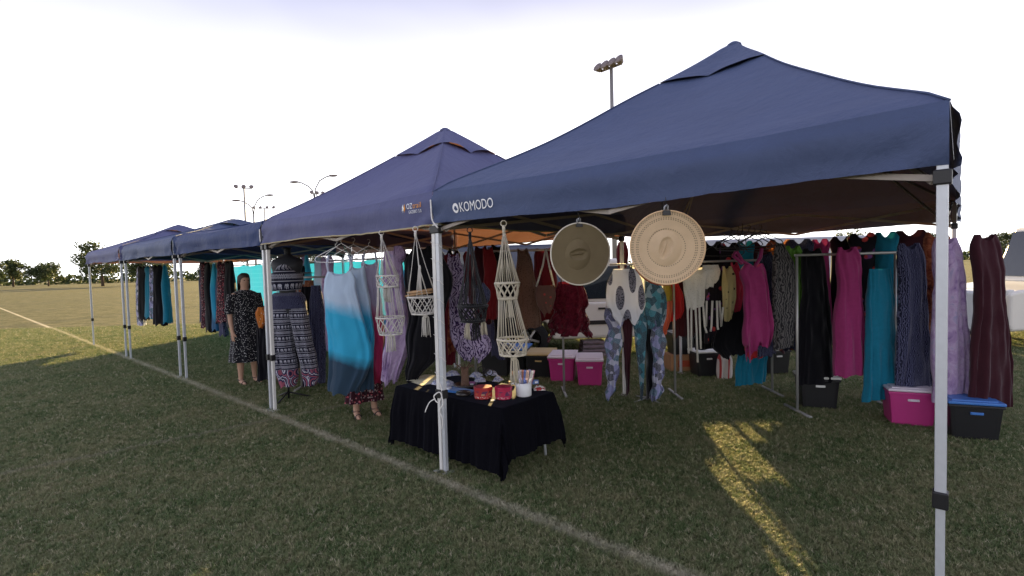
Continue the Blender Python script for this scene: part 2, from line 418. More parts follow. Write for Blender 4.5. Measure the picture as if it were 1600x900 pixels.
    for (x, y) in corners:
        MB().bar((x, y, eave-.08), (x*.03, y*.03, eave+.6*(peak-eave)), .016, .028).build('rafter_bar', M_TRUSS, root)
        MB().bar((x*.98, y*.98, eave-.33), (x*.45, y*.45, eave+.40*(peak-eave)), .014, .022).build('rafter_brace', M_TRUSS, root)
    MB().lathe([(.016, eave+.42*(peak-eave)), (.016, peak-.05), (.001, peak-.04)], 10).build('centre_mast', M_TRUSS, root)
    MB().box((0, 0, eave+.59*(peak-eave)), (.09, .09, .06)).build('centre_hub', M_BLACKPL, root)
    MB().lathe([(.001, peak-.045), (.07, peak-.05), (.06, peak-.02), (.03, peak-.001), (.001, peak+.004)], 14).build('peak_pad', mat, root)
    return root, vf
LT_S = -3.0
tentL, vfL = canopy('canopy_tent', 'dusty navy pop-up canopy tent with small orange and white print, left of the tied post', 1.5, 1.5, M_CAN_L, -3.0, 3, hem=M_HEM_LIT, post_mat=M_WHITE_STEEL)
tentR, vfR = canopy('canopy_tent', 'large navy pop-up canopy tent with white block lettering, hats clipped in front', 1.53, 2.3, M_CAN_R, .004, 11, peak=3.60)
tent3, _ = canopy('canopy_tent', 'bright blue canopy tent directly left of the dusty navy one', 1.5, 1.5, M_CAN_B, -6.06, 21, peak=2.58)
tent4, _ = canopy('canopy_tent', 'navy canopy tent at the far left, second beyond the dusty navy one', 1.5, 1.5, M_CAN_R, -9.3, 33, peak=2.72)
tent5, _ = canopy('canopy_tent', 'dusty navy canopy tent at the far left end of the row', 1.5, 1.5, M_CAN_L, -12.6, 41, peak=2.85)

def lettering(name, text, size, pos, vf, mat, root, sx=1.0, rot=0, off=.005):
    """flat print laid on the front valance; pos=(x, z) of left baseline in tent coordinates"""
    cu_ = bpy.data.curves.new(name, 'FONT'); cu_.body = text; cu_.size = size; cu_.resolution_u = 3
    to = bpy.data.objects.new(name, cu_); COL.objects.link(to)
    dg = bpy.context.evaluated_depsgraph_get(); me = bpy.data.meshes.new_from_object(to.evaluated_get(dg)); bpy.data.objects.remove(to)
    me.name = name
    for v in me.vertices:
        x, z = v.co.x*sx, v.co.y
        x, z = x*cos(rot)-z*sin(rot)+pos[0], x*sin(rot)+z*cos(rot)+pos[1]
        zf = min(1, max(0, (EAVE-.03-z)/(EAVE-.03-VB)))
        v.co = Vector((x, vf(x, zf)[1]-off, z))
    me.materials.clear(); me.materials.append(mat)
    o = bpy.data.objects.new(name, me); COL.objects.link(o); o.parent = root; return o
def flat_shape(name, poly, pos, vf, mat, root, off=.005):
    m = MB()
    for x, z in poly:
        X, Z = x+pos[0], z+pos[1]; zf = min(1, max(0, (EAVE-.03-Z)/(EAVE-.03-VB))); m.v.append(Vector((X, vf(X, zf)[1]-off, Z)))
    m.face(range(len(poly))); return m.build(name, mat, root)
def local(root, P):
    d = Vector(P)-root.location; return Vector((d.dot(ER), d.dot(NR), d.z))
pK = local(tentR, onT(716, 331, -.03)); pK2 = local(tentR, onT(771, 320, -.03)); KW = pK2.x-pK.x
o = lettering('brand_lettering', 'KOMODO', .098, (pK.x, pK.z), vfR[0], M_PRINTW, tentR, sx=1.0)
wd = max(v.co.x for v in o.data.vertices)-pK.x
for v in o.data.vertices: v.co.x = pK.x+(v.co.x-pK.x)*KW/wd
pD = local(tentR, onT(710.5, 325, -.03))
flat_shape('brand_emblem', [(.030*cos(a*pi/12), .036*sin(a*pi/12)) for a in range(24)], (pD.x, pD.z), vfR[0], M_PRINTW, tentR)
flat_shape('brand_emblem', [(-.019, -.012), (-.010, -.006), (-.002, -.020), (.020, -.014), (.012, .006), (.004, .016), (-.004, .014), (-.010, .004)], (pD.x, pD.z), vfR[0], M_CAN_R, tentR, .007)
pO = local(tentL, onT(635.5, 327, -.03))
def fit_x(o, x0, wdt):
    wd = max(v.co.x for v in o.data.vertices)-x0
    for v in o.data.vertices: v.co.x = x0+(v.co.x-x0)*wdt/wd
sc_ = local(tentL, onT(658, 327, -.03)).x-pO.x
o = lettering('brand_lettering', 'OZ', .062, (pO.x, pO.z), vfL[0], M_PRINTW, tentL); fit_x(o, pO.x, sc_*.40)
o = lettering('brand_lettering', 'trail', .062, (pO.x+sc_*.43, pO.z), vfL[0], M_PRINTO, tentL); fit_x(o, pO.x+sc_*.43, sc_*.57)
o = lettering('brand_lettering', 'GAZEBO 3.0', .034, (pO.x+sc_*.12, pO.z-.038), vfL[0], M_PRINTW, tentL); fit_x(o, pO.x+sc_*.12, sc_*.85)
for q, (dx, mm) in enumerate(((0, M_PRINTW), (.020, M_PRINTO))):
    flat_shape('brand_emblem', [(dx-.062, -.012), (dx-.05, .012), (dx-.056, .014), (dx-.040, .046), (dx-.038, .016), (dx-.030, .014), (dx-.052, -.028), (dx-.048, -.006)], (pO.x, pO.z), vfL[0], mm, tentL)

# ------------------------------------------------------------------ hanging garments
def resample(rows, n):
    out = []; y0, y1 = rows[0][0], rows[-1][0]
    for j in range(n+1):
        y = y0+(y1-y0)*j/n; i = 0
        while i < len(rows)-2 and rows[i+1][0] < y: i += 1
        p0 = rows[max(i-1, 0)]; p1 = rows[i]; p2 = rows[i+1]; p3 = rows[min(i+2, len(rows)-1)]
        f = (y-p1[0])/max(1e-6, p2[0]-p1[0])
        def cr(a):
            return .5*((2*p1[a])+(-p0[a]+p2[a])*f+(2*p0[a]-5*p1[a]+4*p2[a]-p3[a])*f*f+(-p0[a]+3*p1[a]-3*p2[a]+p3[a])*f**3)
        lin = lambda a: p1[a]+(p2[a]-p1[a])*f
        out.append((y, .6*cr(1)+.4*lin(1), .6*cr(2)+.4*lin(2)))
    return out
_gs = [0]
def cloth_mb(rows, Y, O, depth=.07, folds=(4, .018), hem=.02, nu=64, nr=34, grow=1.0, frill=0, neck=0, slant=None):
    """closed sleeve of cloth whose width follows rows of (pixel height, left, right) at distance Y, relative to O"""
    _gs[0] += 1; sd_ = _gs[0]*3.7; rs_ = resample(rows, nr); nf, amp = folds
    P = [((atY(l, y, Y)-O), (atY(r, y, Y)-O)) for y, l, r in rs_]
    H_ = P[0][0].z-P[-1][0].z
    if slant is None: slant = .035*sin(sd_*5.1)
    def ridge(a, b_):          # crisp hanging pleats instead of even waves
        return 1-2.2*abs(noise.noise(Vector((a, b_, sd_))))
    def fn(u, v):
        j = min(nr, int(round(v*nr))); a, b = P[j]; th = 2*pi*u; c = cos(th); s = sin(th)
        c2 = abs(c)**.8*(1 if c > 0 else -1)
        mid = (a+b)/2; hw = (b-a).x/2; g_ = v**.6*grow
        edge = noise.noise(Vector((v*H_*5, 7 if c > 0 else 2, sd_)))*.016*min(1, v*4)
        d = depth*(.30+.55*min(1, v*5))*(1-.35*v)
        k1 = nf*.55
        fo = amp*1.25*(.30+g_)*(ridge(c*k1+sd_, v*H_*.9)-.35)+amp*.7*g_*(ridge(c*k1*2.3+3, v*H_*1.6+5)-.4)
        x = mid.x+hw*c2*(1-.10*g_*abs(noise.noise(Vector((c*nf, 3, sd_)))))+edge*abs(c)+.5*fo*noise.noise(Vector((c*4, v*3, sd_)))
        sy = abs(s)**.75*(1 if s > 0 else -1)
        y = d*sy+fo+.012*noise.noise(Vector((c*3+sd_, v*H_*8, 2 if s > 0 else 0)))
        z = mid.z
        if frill: x += frill*sin(th*19+v*40)*(v); y += frill*cos(th*23+v*31)*v
        z += -hem*(v**6)*noise.noise(Vector((c*2.5, sd_, 4)))*1.8+hem*.5*(v**6)*ridge(c*k1*1.5, sd_)
        z += slant*c*v**3
        if neck: z -= neck*max(0, 1-(c/.62)**2)*max(0, 1-v*5)*(1 if s < 0 else .55)
        return (x, y, z)
    m = MB(); m.grid(fn, nu, nr, cu=True, flip=True); return m
def garment(name, label, cat, Y, rows, mat, group=None, straps=None, extra=None, rs=.006, smat=None, **kw):
    w0, w1 = rows[0][2]-rows[0][1], rows[1][2]-rows[1][1]
    if w0 < .62*w1 and cat in ('dress', 'top', 'blouse', 'jacket', 'cover-up', 'kaftan'):     # shoulders spread on a hanger, scooped neck
        c_ = (rows[0][1]+rows[0][2])/2; rows = [(rows[0][0], c_-.36*w1, c_+.36*w1)]+list(rows[1:]); kw.setdefault('neck', .055)
    l, r = rows[-1][1], rows[-1][2]; O = atY((l+r)/2, rows[-1][0], Y)
    m = cloth_mb(rows, Y, O, **kw)
    if not straps and not extra:
        o = m.build(name, mat); o.location = O; return tag(o, label, cat, group)
    root = thing(name, label, cat, O, 0, group); m.build('body', mat, root)
    for pl in (straps or []):
        pts = [atY(a, b, Y)-O for a, b in pl]; MB().tube(pts, rs, 5).build('strap', smat or mat, root)
    for (pn, rws, mt, k2) in (extra or []): cloth_mb(rws, Y-k2.pop('fwd', 0), O, **k2).build(pn, mt, root)
    return root
M_HANGW = plain('white_plastic_hanger', (.74, .74, .76), .35, 0, .5, .05)
M_HANGK = plain('black_plastic_hanger', (.015, .015, .017), .35, 0, .5, .05)
def hanger(px, py, wpx, hpx, Y, mat, label, yaw=0, group='clothes hangers', r=.0045):
    O = atY(px, py, Y); s = Y/FPX; hw = wpx/2*s; h = hpx*s
    root = thing('clothes_hanger', label, 'hanger', O, yaw, group)
    MB().tube([(0, 0, 0), (hw*.55, 0, -h*.36), (hw*.92, 0, -h*.62), (hw, 0, -h*.8), (hw*.9, 0, -h*.95), (0, 0, -h), (-hw*.9, 0, -h*.95), (-hw, 0, -h*.8), (-hw*.92, 0, -h*.62), (-hw*.55, 0, -h*.36)], r, 6, closed=True).build('shoulder_frame', mat, root)
    MB().tube([(0, 0, 0), (0, 0, .03)]+[(.018*sin(a*.5)-.0, 0, .05-.02*cos(a*.5)) for a in range(0, 9)], r*.7, 5).build('hook', mat, root)
    return root

# --- cloth patterns
def UV(k): return k.tc('UV')
def p_dip(c0, c1, c2, a, b):
    def f(k):
        v = k.sep(k.tc('Generated')); z = k.ma('ADD', v[2], k.ma('MULTIPLY', k.ma('SUBTRACT', k.noise(k.tc(), 5, 5, .6), .5), .10))
        z = k.ma('ADD', z, k.ma('MULTIPLY', k.ma('SUBTRACT', v[0], .5), .13))
        return k.ramp(z, [(b-.06, c2), (b+.04, c1), (a-.05, c1), (a+.07, c0)])
    return f
def p_tie(cols, sc=7):
    def f(k):
        n = k.noise(k.tc(), sc, 6, .65, 1.2); m = len(cols)
        return k.ramp(n, [(.3+.4*i/(m-1), c) for i, c in enumerate(cols)])
    return f
def p_strokes(bg, fg, sc=9, th=.55, dist=9):
    def f(k):
        w_ = k.wave(k.tc(), sc, dist, 3); return k.mix(k.ramp(w_, [(th-.06, (0, 0, 0)), (th+.06, (1, 1, 1))]), bg, fg)
    return f
def p_spots(bg, fg, sc=14, th=.3, fg2=None):
    def f(k):
        d = k.vor(k.tc(), sc); c = fg
        if fg2: c = k.mix(k.ramp(k.noise(k.tc(), sc*.7, 2), [(.48, (0, 0, 0)), (.52, (1, 1, 1))]), fg, fg2)
        return k.mix(k.ramp(k.ma('ADD', d, k.ma('MULTIPLY', k.noise(k.tc(), sc*4, 3), .15)), [(th, (1, 1, 1)), (th+.05, (0, 0, 0))]), bg, c)
    return f
def p_patch(cols, sc=8, line=(.6, .6, .7)):
    def f(k):
        v = k.tc(); c = k.sep(k.vor(v, sc, o='Color')); m = len(cols)
        base = k.ramp(c[0], [(i/m, q) for i, q in enumerate(cols)], 'CONSTANT')
        w_ = k.wave(k.mp(v, rot=(.4, .9, .5)), sc*3.2, 7, 3)
        return k.mix(k.ma('MULTIPLY', k.ramp(w_, [(.62, (0, 0, 0)), (.7, (1, 1, 1))]), .55), base, line)
    return f
def p_elephant(nu=10, nv=15, bg=(.012, .013, .030), fg=(.40, .40, .46), hem=True):
    def f(k):
        s = k.sep(UV(k)); u, v = s[0], s[1]
        row = k.ma('MULTIPLY', v, float(nv)); fr = k.ma('FRACT', row); ri = k.ma('FLOOR', row)
        odd = k.ma('MODULO', ri, 2.0)
        cu_ = k.ma('SUBTRACT', k.ma('FRACT', k.ma('ADD', k.ma('MULTIPLY', u, nu*2.0), k.ma('MULTIPLY', ri, .37))), .5)
        cv = k.ma('SUBTRACT', fr, .5)
        def ell(x, y, a, b):
            return k.ma('LESS_THAN', k.ma('ADD', k.ma('POWER', k.ma('DIVIDE', k.ma('SUBTRACT', cu_, x), a), 2.0), k.ma('POWER', k.ma('DIVIDE', k.ma('SUBTRACT', cv, y), b), 2.0)), 1.0)
        def mx(*a):
            r = a[0]
            for q in a[1:]: r = k.ma('MAXIMUM', r, q)
            return r
        eleph = mx(ell(.04, -.06, .24, .16), ell(-.22, -.10, .12, .12), ell(-.33, .08, .05, .18), ell(-.10, .16, .06, .2), ell(.18, .16, .07, .2))
        eleph = k.ma('MULTIPLY', eleph, k.ma('LESS_THAN', k.ma('ABSOLUTE', cv), .34))
        zig = k.ma('LESS_THAN', k.ma('ABSOLUTE', k.ma('SUBTRACT', k.ma('ABSOLUTE', cv), k.ma('MULTIPLY', k.ma('PINGPONG', k.ma('MULTIPLY', u, nu*9.0), .5), .45))), .07)
        body = k.ma('ADD', k.ma('MULTIPLY', eleph, k.ma('SUBTRACT', 1.0, odd)), k.ma('MULTIPLY', zig, odd))
        line = k.ma('GREATER_THAN', k.ma('ABSOLUTE', cv), .45)
        tot = k.ma('MINIMUM', k.ma('ADD', body, k.ma('MULTIPLY', line, .8)), 1.0)
        c = k.mix(tot, bg, fg)
        if hem:
            med = k.vor(k.mp(k.tc(), (1, .6, .8)), 7.5, rnd=.5)
            rings = k.ramp(k.ma('FRACT', k.ma('MULTIPLY', med, 4.0)), [(0, (.02, .02, .06)), (.3, (.32, .09, .13)), (.55, (.04, .04, .10)), (.8, (.5, .48, .54))], 'CONSTANT')
            c = k.mix(k.ma('GREATER_THAN', v, .80), c, rings)
        return c
    return f
F = {}
F['lavender'] = fabric('pale_lavender_cloth', (.56, .60, .74), .2)
F['dip_turq'] = fabric('dip_dyed_turquoise', p_dip((.52, .64, .78), (.045, .42, .66), (.035, .066, .105), .68, .30), .22)
F['dip_red'] = fabric('dip_dyed_crimson', p_dip((.46, .42, .58), (.48, .04, .13), (.36, .02, .06), .62, .12), .22)
F['lilac'] = fabric('lilac_tie_dye', p_tie([(.20, .13, .30), (.40, .28, .48), (.52, .40, .58), (.28, .30, .50)]), .25)
F['black'] = fabric('black_cotton', (.0045, .0045, .007), .03)
F['eleph'] = fabric('elephant_print', p_elephant(), .05)
F['eleph_top'] = fabric('elephant_print_top', p_elephant(8, 3, (.010, .011, .026), (.38, .38, .44), hem=False), .05)
F['navyprint'] = fabric('navy_print', p_strokes((.012, .013, .035), (.10, .105, .19), 30, .62, 8), .05)
F['leaf'] = fabric('lavender_leaf_print', p_strokes((.52, .43, .62), (.06, .03, .11), 9, .62, 22), .25)
F['maroon'] = fabric('maroon_cloth', (.10, .010, .018), .15)
F['darkred'] = fabric('dark_red_cloth', (.19, .016, .022), .2)
F['brown'] = fabric('brown_crochet', p_spots((.15, .085, .06), (.045, .022, .015), 60, .28), .3)
F['bag'] = fabric('brown_bag_cloth', p_spots((.13, .065, .05), (.40, .06, .05), 13, .2), .2)
F['burg'] = fabric('burgundy_tulle', p_tie([(.035, .004, .010), (.12, .010, .025), (.20, .022, .04)], 16), .3)
def p_ovals(k):
    s = k.sep(k.tc('Generated')); x, z = s[0], s[2]; m = None
    for (ox, oz, a, b_) in ((.34, .50, .11, .21), (.66, .80, .10, .22), (.90, .50, .09, .22), (.52, .10, .10, .20), (.06, .16, .09, .17), (.10, .86, .07, .14), (.99, .98, .09, .16)):
        e = k.ma('LESS_THAN', k.ma('ADD', k.ma('POWER', k.ma('DIVIDE', k.ma('SUBTRACT', x, ox), a), 2.0), k.ma('POWER', k.ma('DIVIDE', k.ma('SUBTRACT', z, oz), b_), 2.0)), 1.0)
        m = e if m is None else k.ma('MAXIMUM', m, e)
    ins = k.mix(k.ramp(k.vor(k.tc(), 60), [(.35, (0, 0, 0)), (.45, (1, 1, 1))]), (.03, .032, .05), (.20, .20, .26))
    return k.mix(m, (.76, .76, .82), ins)
F['spots'] = fabric('white_oval_print', p_ovals, .22)
F['indigo'] = fabric('indigo_patchwork', p_patch([(.035, .04, .15), (.24, .25, .50), (.010, .012, .035), (.02, .10, .16), (.48, .48, .60)], 15), .15)
F['tealpatch'] = fabric('teal_patchwork', p_patch([(.010, .07, .12), (.008, .014, .04), (.04, .20, .26), (.010, .012, .03), (.30, .36, .42)], 16, (.25, .45, .5)), .12)
F['wine'] = fabric('wine_cloth', (.045, .012, .018), .1)
F['red'] = fabric('red_cloth', (.42, .025, .03), .2)
F['olive'] = fabric('olive_gold_cloth', (.30, .22, .04), .2)
F['coral'] = fabric('coral_cloth', (.45, .10, .06), .2)
F['cream'] = fabric('cream_crochet', p_spots((.62, .59, .53), (.40, .37, .32), 55, .25), .25)
F['floral'] = fabric('black_floral_print', p_spots((.010, .009, .014), (.42, .05, .05), 9, .36, (.16, .06, .22)), .05)
F['bird'] = fabric('cream_bird_print', p_spots((.56, .50, .26), (.02, .02, .02), 11, .24), .2)
F['pink'] = fabric('pink_red_cloth', (.50, .035, .08), .2)
F['magenta'] = fabric('magenta_cloth', (.30, .035, .14), .14)
F['teal'] = fabric('teal_cloth', (.012, .17, .27), .12)
F['orange'] = fabric('orange_cloth', (.55, .17, .03), .25)
F['greyprint'] = fabric('grey_scroll_print', p_strokes((.16, .15, .15), (.035, .035, .04), 12, .5, 14), .15)
F['green'] = fabric('leaf_green_cloth', (.13, .30, .05), .2)
F['cyan'] = fabric('cyan_dress_cloth', p_dip((.05, .42, .60), (.03, .30, .50), (.02, .10, .22), .7, .25), .2)
F['dots'] = fabric('black_white_dot_print', p_spots((.010, .010, .013), (.52, .51, .50), 52, .30), .05)
F['redfloral'] = fabric('red_floral_print', p_spots((.045, .012, .02), (.42, .08, .10), 34, .40, (.38, .30, .30)), .1)
F['rust'] = fabric('rust_print', p_tie([(.03, .012, .012), (.22, .07, .04), (.40, .20, .10)], 14), .3)
F['orangeprint'] = fabric('orange_white_print', p_spots((.50, .16, .03), (.6, .55, .45), 30, .3, (.2, .04, .02)), .2)
F['blue'] = fabric('blue_cloth', (.03, .13, .38), .1)

# --- the left stall: things hung along its front
Y1 = Yt(545, .22)
garment('dip_dye_dress', 'sleeveless dress dip-dyed white, turquoise and slate, frontmost on white hangers', 'dress', Y1,
        [(424, 511, 550), (436, 507, 556), (455, 506, 557), (500, 508, 568), (540, 512, 582), (565, 513, 580), (590, 512, 574), (613, 511, 560)], F['dip_turq'],
        group='dip-dyed dresses', straps=[[(514, 399), (511, 412), (514, 428)], [(545, 399), (550, 414), (545, 428)]], rs=.014, smat=F['lavender'], neck=.05, depth=.085, folds=(3, .02), hem=.03)
garment('dip_dye_dress', 'second turquoise dip-dyed dress, half hidden behind the front one', 'dress', Y1+.14,
        [(416, 546, 570), (440, 545, 574), (480, 550, 580), (530, 556, 585), (565, 560, 584), (612, 555, 584)], F['dip_turq'],
        group='dip-dyed dresses', straps=[[(551, 398), (548, 420)], [(566, 398), (570, 420)]], rs=.012, smat=F['lavender'], neck=.04, depth=.07, folds=(3, .02), hem=.03)
garment('dip_dye_dress', 'dress dip-dyed white to crimson, beside the turquoise dresses', 'dress', Y1+.30,
        [(410, 564, 590), (440, 568, 593), (480, 574, 597), (540, 578, 599), (600, 578, 596)], F['dip_red'],
        group='dip-dyed dresses', straps=[[(570, 394), (566, 416)], [(586, 394), (590, 416)]], rs=.012, smat=F['lavender'], neck=.04, depth=.06, folds=(3, .016), hem=.03)
hanger(524, 386, 62, 24, Y1-.02, M_HANGW, 'white plastic hanger carrying the front turquoise dress', .25)
hanger(533, 380, 64, 26, Y1+.10, M_HANGW, 'white plastic hanger just behind the front dress hanger', -.35)
hanger(552, 382, 60, 24, Y1+.18, M_HANGW, 'white plastic hanger carrying the second turquoise dress', .3)
hanger(576, 384, 58, 22, Y1+.32, M_HANGW, 'white plastic hanger carrying the crimson dip-dyed dress', -.2)
Y2 = Yt(618, .42)
garment('tie_dye_dress', 'lilac tie-dyed dress with a frilled sleeve, behind the two-tier white macrame', 'dress', Y2,
        [(392, 600, 622), (412, 598, 628), (450, 600, 632), (490, 604, 637), (528, 602, 643), (545, 600, 640), (565, 598, 634), (598, 596, 622)], F['lilac'],
        extra=[('sleeve', [(384, 614, 626), (392, 612, 633), (402, 613, 634), (412, 616, 628)], F['lilac'], dict(depth=.05, folds=(6, .014), frill=.006, fwd=.05))], depth=.09, folds=(5, .03), hem=.05, frill=.004)
Y3 = Yt(662, .50)
garment('kaftan', 'wide black batwing kaftan hanging beside the tied post', 'kaftan', Y3,
        [(384, 652, 666), (392, 642, 678), (404, 634, 694), (430, 632, 706), (450, 634, 707), (475, 640, 698), (520, 634, 690), (560, 633, 684), (582, 632, 664), (600, 634, 652)], F['black'], depth=.08, folds=(4, .03), hem=.04)

# mannequin with halter top and elephant trousers
YM = Yt(452, .42); OM = gp(456, 642); OM = Vector((atY(456, 500, YM).x, YM, 0))
k = NT('mannequin_skin'); M_MANN = k.fin((.016, .017, .022), .55, 0, .4)
mq = thing('mannequin', 'headless black dress form on a stand at the left post', 'mannequin', OM)
def mz(py): return atY(456, py, YM).z
def mx_(px, py): return (atY(px, py, YM)-OM).x
rows = [(388, 444, 454), (397, 444, 454), (400, 443, 456), (402.5, 432, 466), (406, 425, 473), (413, 424, 473), (426, 427, 470), (440, 429, 467), (450, 436, 462), (475, 438, 462), (490, 440, 460)]
rs_ = resample(rows, 24)
def tf(u, v):
    y, l, r = rs_[min(24, int(round(v*24)))]; a = mx_(l, y); b = mx_(r, y); d = .03+(b-a)*.17
    return ((a+b)/2+(b-a)/2*cos(2*pi*u), d*sin(2*pi*u)-(.035 if 410 < y < 440 else 0)*max(0, -sin(2*pi*u)), mz(y))
MB().grid(tf, 28, 24, cu=True, flip=True).build('torso', M_MANN, mq)
MB().lathe([(.001, 0), (.055, .001), (.06, .012), (.05, .022), (.001, .024)], 16, Matrix.Translation((mx_(448, 388), 0, mz(389)))).build('neck_cap', M_BLACKPL, mq)
MB().tube([(mx_(450, 600), 0, .02), (mx_(450, 480), 0, mz(480))], .014, 8).build('stand_pole', M_BLACKPL, mq)
b = MB()
for q in range(3): b.tube([(mx_(450, 600), 0, .10), (mx_(450, 600)+.26*cos(q*2.1+.4), .26*sin(q*2.1+.4), .012)], .010, 6)
b.build('tripod_base', M_BLACKPL, mq)
garment('halter_top', 'navy and white elephant print halter top on the black mannequin', 'halter top', YM,
        [(409, 444, 454), (415, 440, 458), (423, 433, 465), (429, 425, 471), (442, 425, 471), (454, 427, 469)], F['eleph_top'], straps=[[(443, 412), (445, 398), (447, 391)], [(454, 412), (452, 398), (450, 391)]],
        rs=.010, depth=.24, folds=(3, .006), hem=.004)
tr = thing('harem_trousers', 'navy and white elephant print trousers with red hem medallions on the mannequin', 'trousers', atY(458, 603, YM)); OT = tr.location.copy()
cloth_mb([(457, 428, 471), (464, 425, 476), (472, 424, 478), (482, 424, 479)], YM, OT, depth=.18, folds=(5, .008), hem=0).build('waist', F['navyprint'], tr)
cloth_mb([(470, 424, 455), (510, 422, 455), (540, 423, 457), (575, 427, 463), (590, 431, 465), (604, 437, 462)], YM-.02, OT, depth=.12, folds=(4, .018), hem=.015).build('trouser_leg', F['eleph'], tr)
cloth_mb([(470, 450, 478), (510, 457, 484), (540, 463, 490), (575, 472, 497), (590, 474, 498), (602, 477, 494)], YM+.02, OT, depth=.11, folds=(4, .018), hem=.015).build('trouser_leg', F['eleph'], tr)

# racks deeper in the left stall and the stalls beyond
for i, (nm, lab, cat, Y, rw, f) in enumerate([
    ('print_dress', 'navy printed dress hanging behind the elephant trousers', 'dress', 7.0, [(446, 486, 500), (480, 484, 506), (540, 484, 508), (598, 486, 508)], 'navyprint'),
    ('black_dress', 'plain black dress hanging between mannequin and turquoise dresses', 'dress', 7.2, [(448, 470, 486), (500, 468, 492), (560, 470, 496), (604, 472, 494)], 'black'),
    ('shawl', 'rust patterned shawl hanging by the person in the hat', 'shawl', 7.4, [(438, 476, 490), (470, 474, 490), (540, 478, 492), (580, 480, 490)], 'rust'),
    ('black_skirt', 'long black skirt hanging behind the left post', 'skirt', 7.3, [(478, 402, 420), (520, 400, 426), (594, 402, 428)], 'black'),
    ('orange_scarf', 'orange and white patterned scarf bundle near the left post', 'scarf', 7.25, [(480, 403, 412), (488, 400, 418), (500, 401, 420), (512, 404, 414)], 'orangeprint'),
    ('maxi_dress', 'dark red dress far inside the left stall beside the black kaftan', 'dress', 6.9, [(398, 694, 712), (440, 690, 716), (520, 694, 714), (570, 694, 712)], 'maroon'),
    ]): garment(nm, lab, cat, Y, rw, F[f], depth=.07, folds=(4, .018))

# ------------------------------------------------------------------ macrame hangers
M_COT = fabric('white_cotton_cord', (.66, .63, .58), .1); M_COTK = fabric('black_cotton_cord', (.012, .012, .014), .03)
M_COTC = fabric('cream_cotton_cord', (.60, .54, .42), .1)
M_STICK = plain('bamboo_sticks', (.42, .26, .13), .6, 0, .3, .35, 40)
def tassel(b, p, L, r, n=22, cr=.0028, rd=random):
    for i in range(n):
        a = rd.uniform(0, 2*pi); q = math.sqrt(rd.random())*r
        b.tube([p+Vector((0, 0, 0)), p+Vector((cos(a)*q*.8, sin(a)*q*.8, -L*.18)), p+Vector((cos(a)*q, sin(a)*q, -L*.6)), p+Vector((cos(a+.2)*q*1.15, sin(a+.2)*q*1.15, -L*rd.uniform(.92, 1.04)))], cr, 4)
    b.ell(p+Vector((0, 0, -L*.10)), (r*.55, r*.55, L*.10), 10, 6)
def macrame(label, px, ytop, tiers, tas, mat, Y, n=9, lat=10, cr=.0036, midtas=None, tmats=None, group='macrame plant hangers'):
    O = atY(px, ytop, Y); s = Y/FPX
    root = thing('macrame_hanger', label, 'macrame', O, 0, group)
    MB().tube([(.02*cos(a*pi/6), 0, .012+.02*sin(a*pi/6)) for a in range(12)], .004, 6, closed=True).build('hanging_loop', mat, root)
    Z = lambda y: -(y-ytop)*s
    prev = None
    MB().tube([(0, 0, 0), (0, 0, -.03), (0, 0, -.07)], [.010, .012, .008], 8).build('top_knot', mat, root)
    for ti, (y0, y1, w0, w1, cxo) in enumerate(tiers):
        r0, r1 = w0*s, w1*s; z0, z1 = Z(y0), Z(y1); c0 = Vector((cxo*s, 0, 0))
        b = MB()
        for i in range(n):
            for e in (-1, 0, 1):
                a = 2*pi*(i+.25*e)/n+.2
                if prev is None:
                    st = Vector((0, 0, -.02)); kn = Vector((cos(2*pi*i/n+.2)*r0*.45, sin(2*pi*i/n+.2)*r0*.45, z0*.55))+c0*.5
                    b.tube([st, kn+Vector((cos(a), sin(a), 0))*.003, Vector((cos(a)*r0, sin(a)*r0, z0))+c0], cr*.62, 4)
                else:
                    pr, pz, pc = prev
                    b.tube([Vector((cos(a)*pr, sin(a)*pr, pz))+pc, Vector((cos(a)*(pr+r0)/2*.97, sin(a)*(pr+r0)/2*.97, (pz+z0)/2))+(pc+c0)/2, Vector((cos(a)*r0, sin(a)*r0, z0))+c0], cr*.62, 4)
        b.build('suspension_cords', mat, root)
        for zz, rr in ((z0, r0), (z1, r1)):
            MB().tube([Vector((cos(t_*pi/14)*rr, sin(t_*pi/14)*rr, zz+.002*sin(t_*3)))+c0 for t_ in range(28)], cr*1.9, 6, closed=True).build('rim_ring', mat, root)
        b = MB()
        for i in range(lat):
            for sg in (-1, 1):
                b.tube([Vector((cos(2*pi*(i/lat+sg*.13*f))*(r0+(r1-r0)*f+.003*sg), sin(2*pi*(i/lat+sg*.13*f))*(r0+(r1-r0)*f+.003*sg), z0+(z1-z0)*f))+c0 for f in (0, .25, .5, .75, 1)], cr*1.05, 5)
        b.build('basket_lattice', mat, root)
        last = ti == len(tiers)-1
        b = MB()
        for i in range(lat): a = 2*pi*i/lat; b.tube([Vector((cos(a)*r1, sin(a)*r1, z1))+c0, Vector((cos(a)*r1*.5, sin(a)*r1*.5, z1-.008))+c0, Vector((0, 0, z1-.016))+c0], cr, 4)
        b.build('basket_base', mat, root)
        prev = (r1, z1, c0)
    for q, (tx, ty0, ty1, tw) in enumerate(tas):
        b = MB(); tassel(b, Vector((tx*s, 0, Z(ty0))), (ty1-ty0)*s, tw*s); b.build('tassel', (tmats[q] if tmats else mat), root)
    return root
macrame('white two-tier macrame hanger in front of the lilac dress', 596, 366, [(431, 448, 17, 16, 7), (496, 522, 22, 17, 9)], [(4, 444, 472, 7), (10, 522, 550, 8)], M_COT, Yt(600, -.02), n=9, lat=9)
m2 = macrame('white one-basket macrame hanger with sticks, nearest left of the tied post', 649, 360, [(464, 490, 23, 17, 7)], [(11, 490, 526, 7), (5, 414, 462, 3)], M_COT, Yt(655, -.02), n=4, lat=9)
b = MB(); s_ = Yt(655, -.02)/FPX
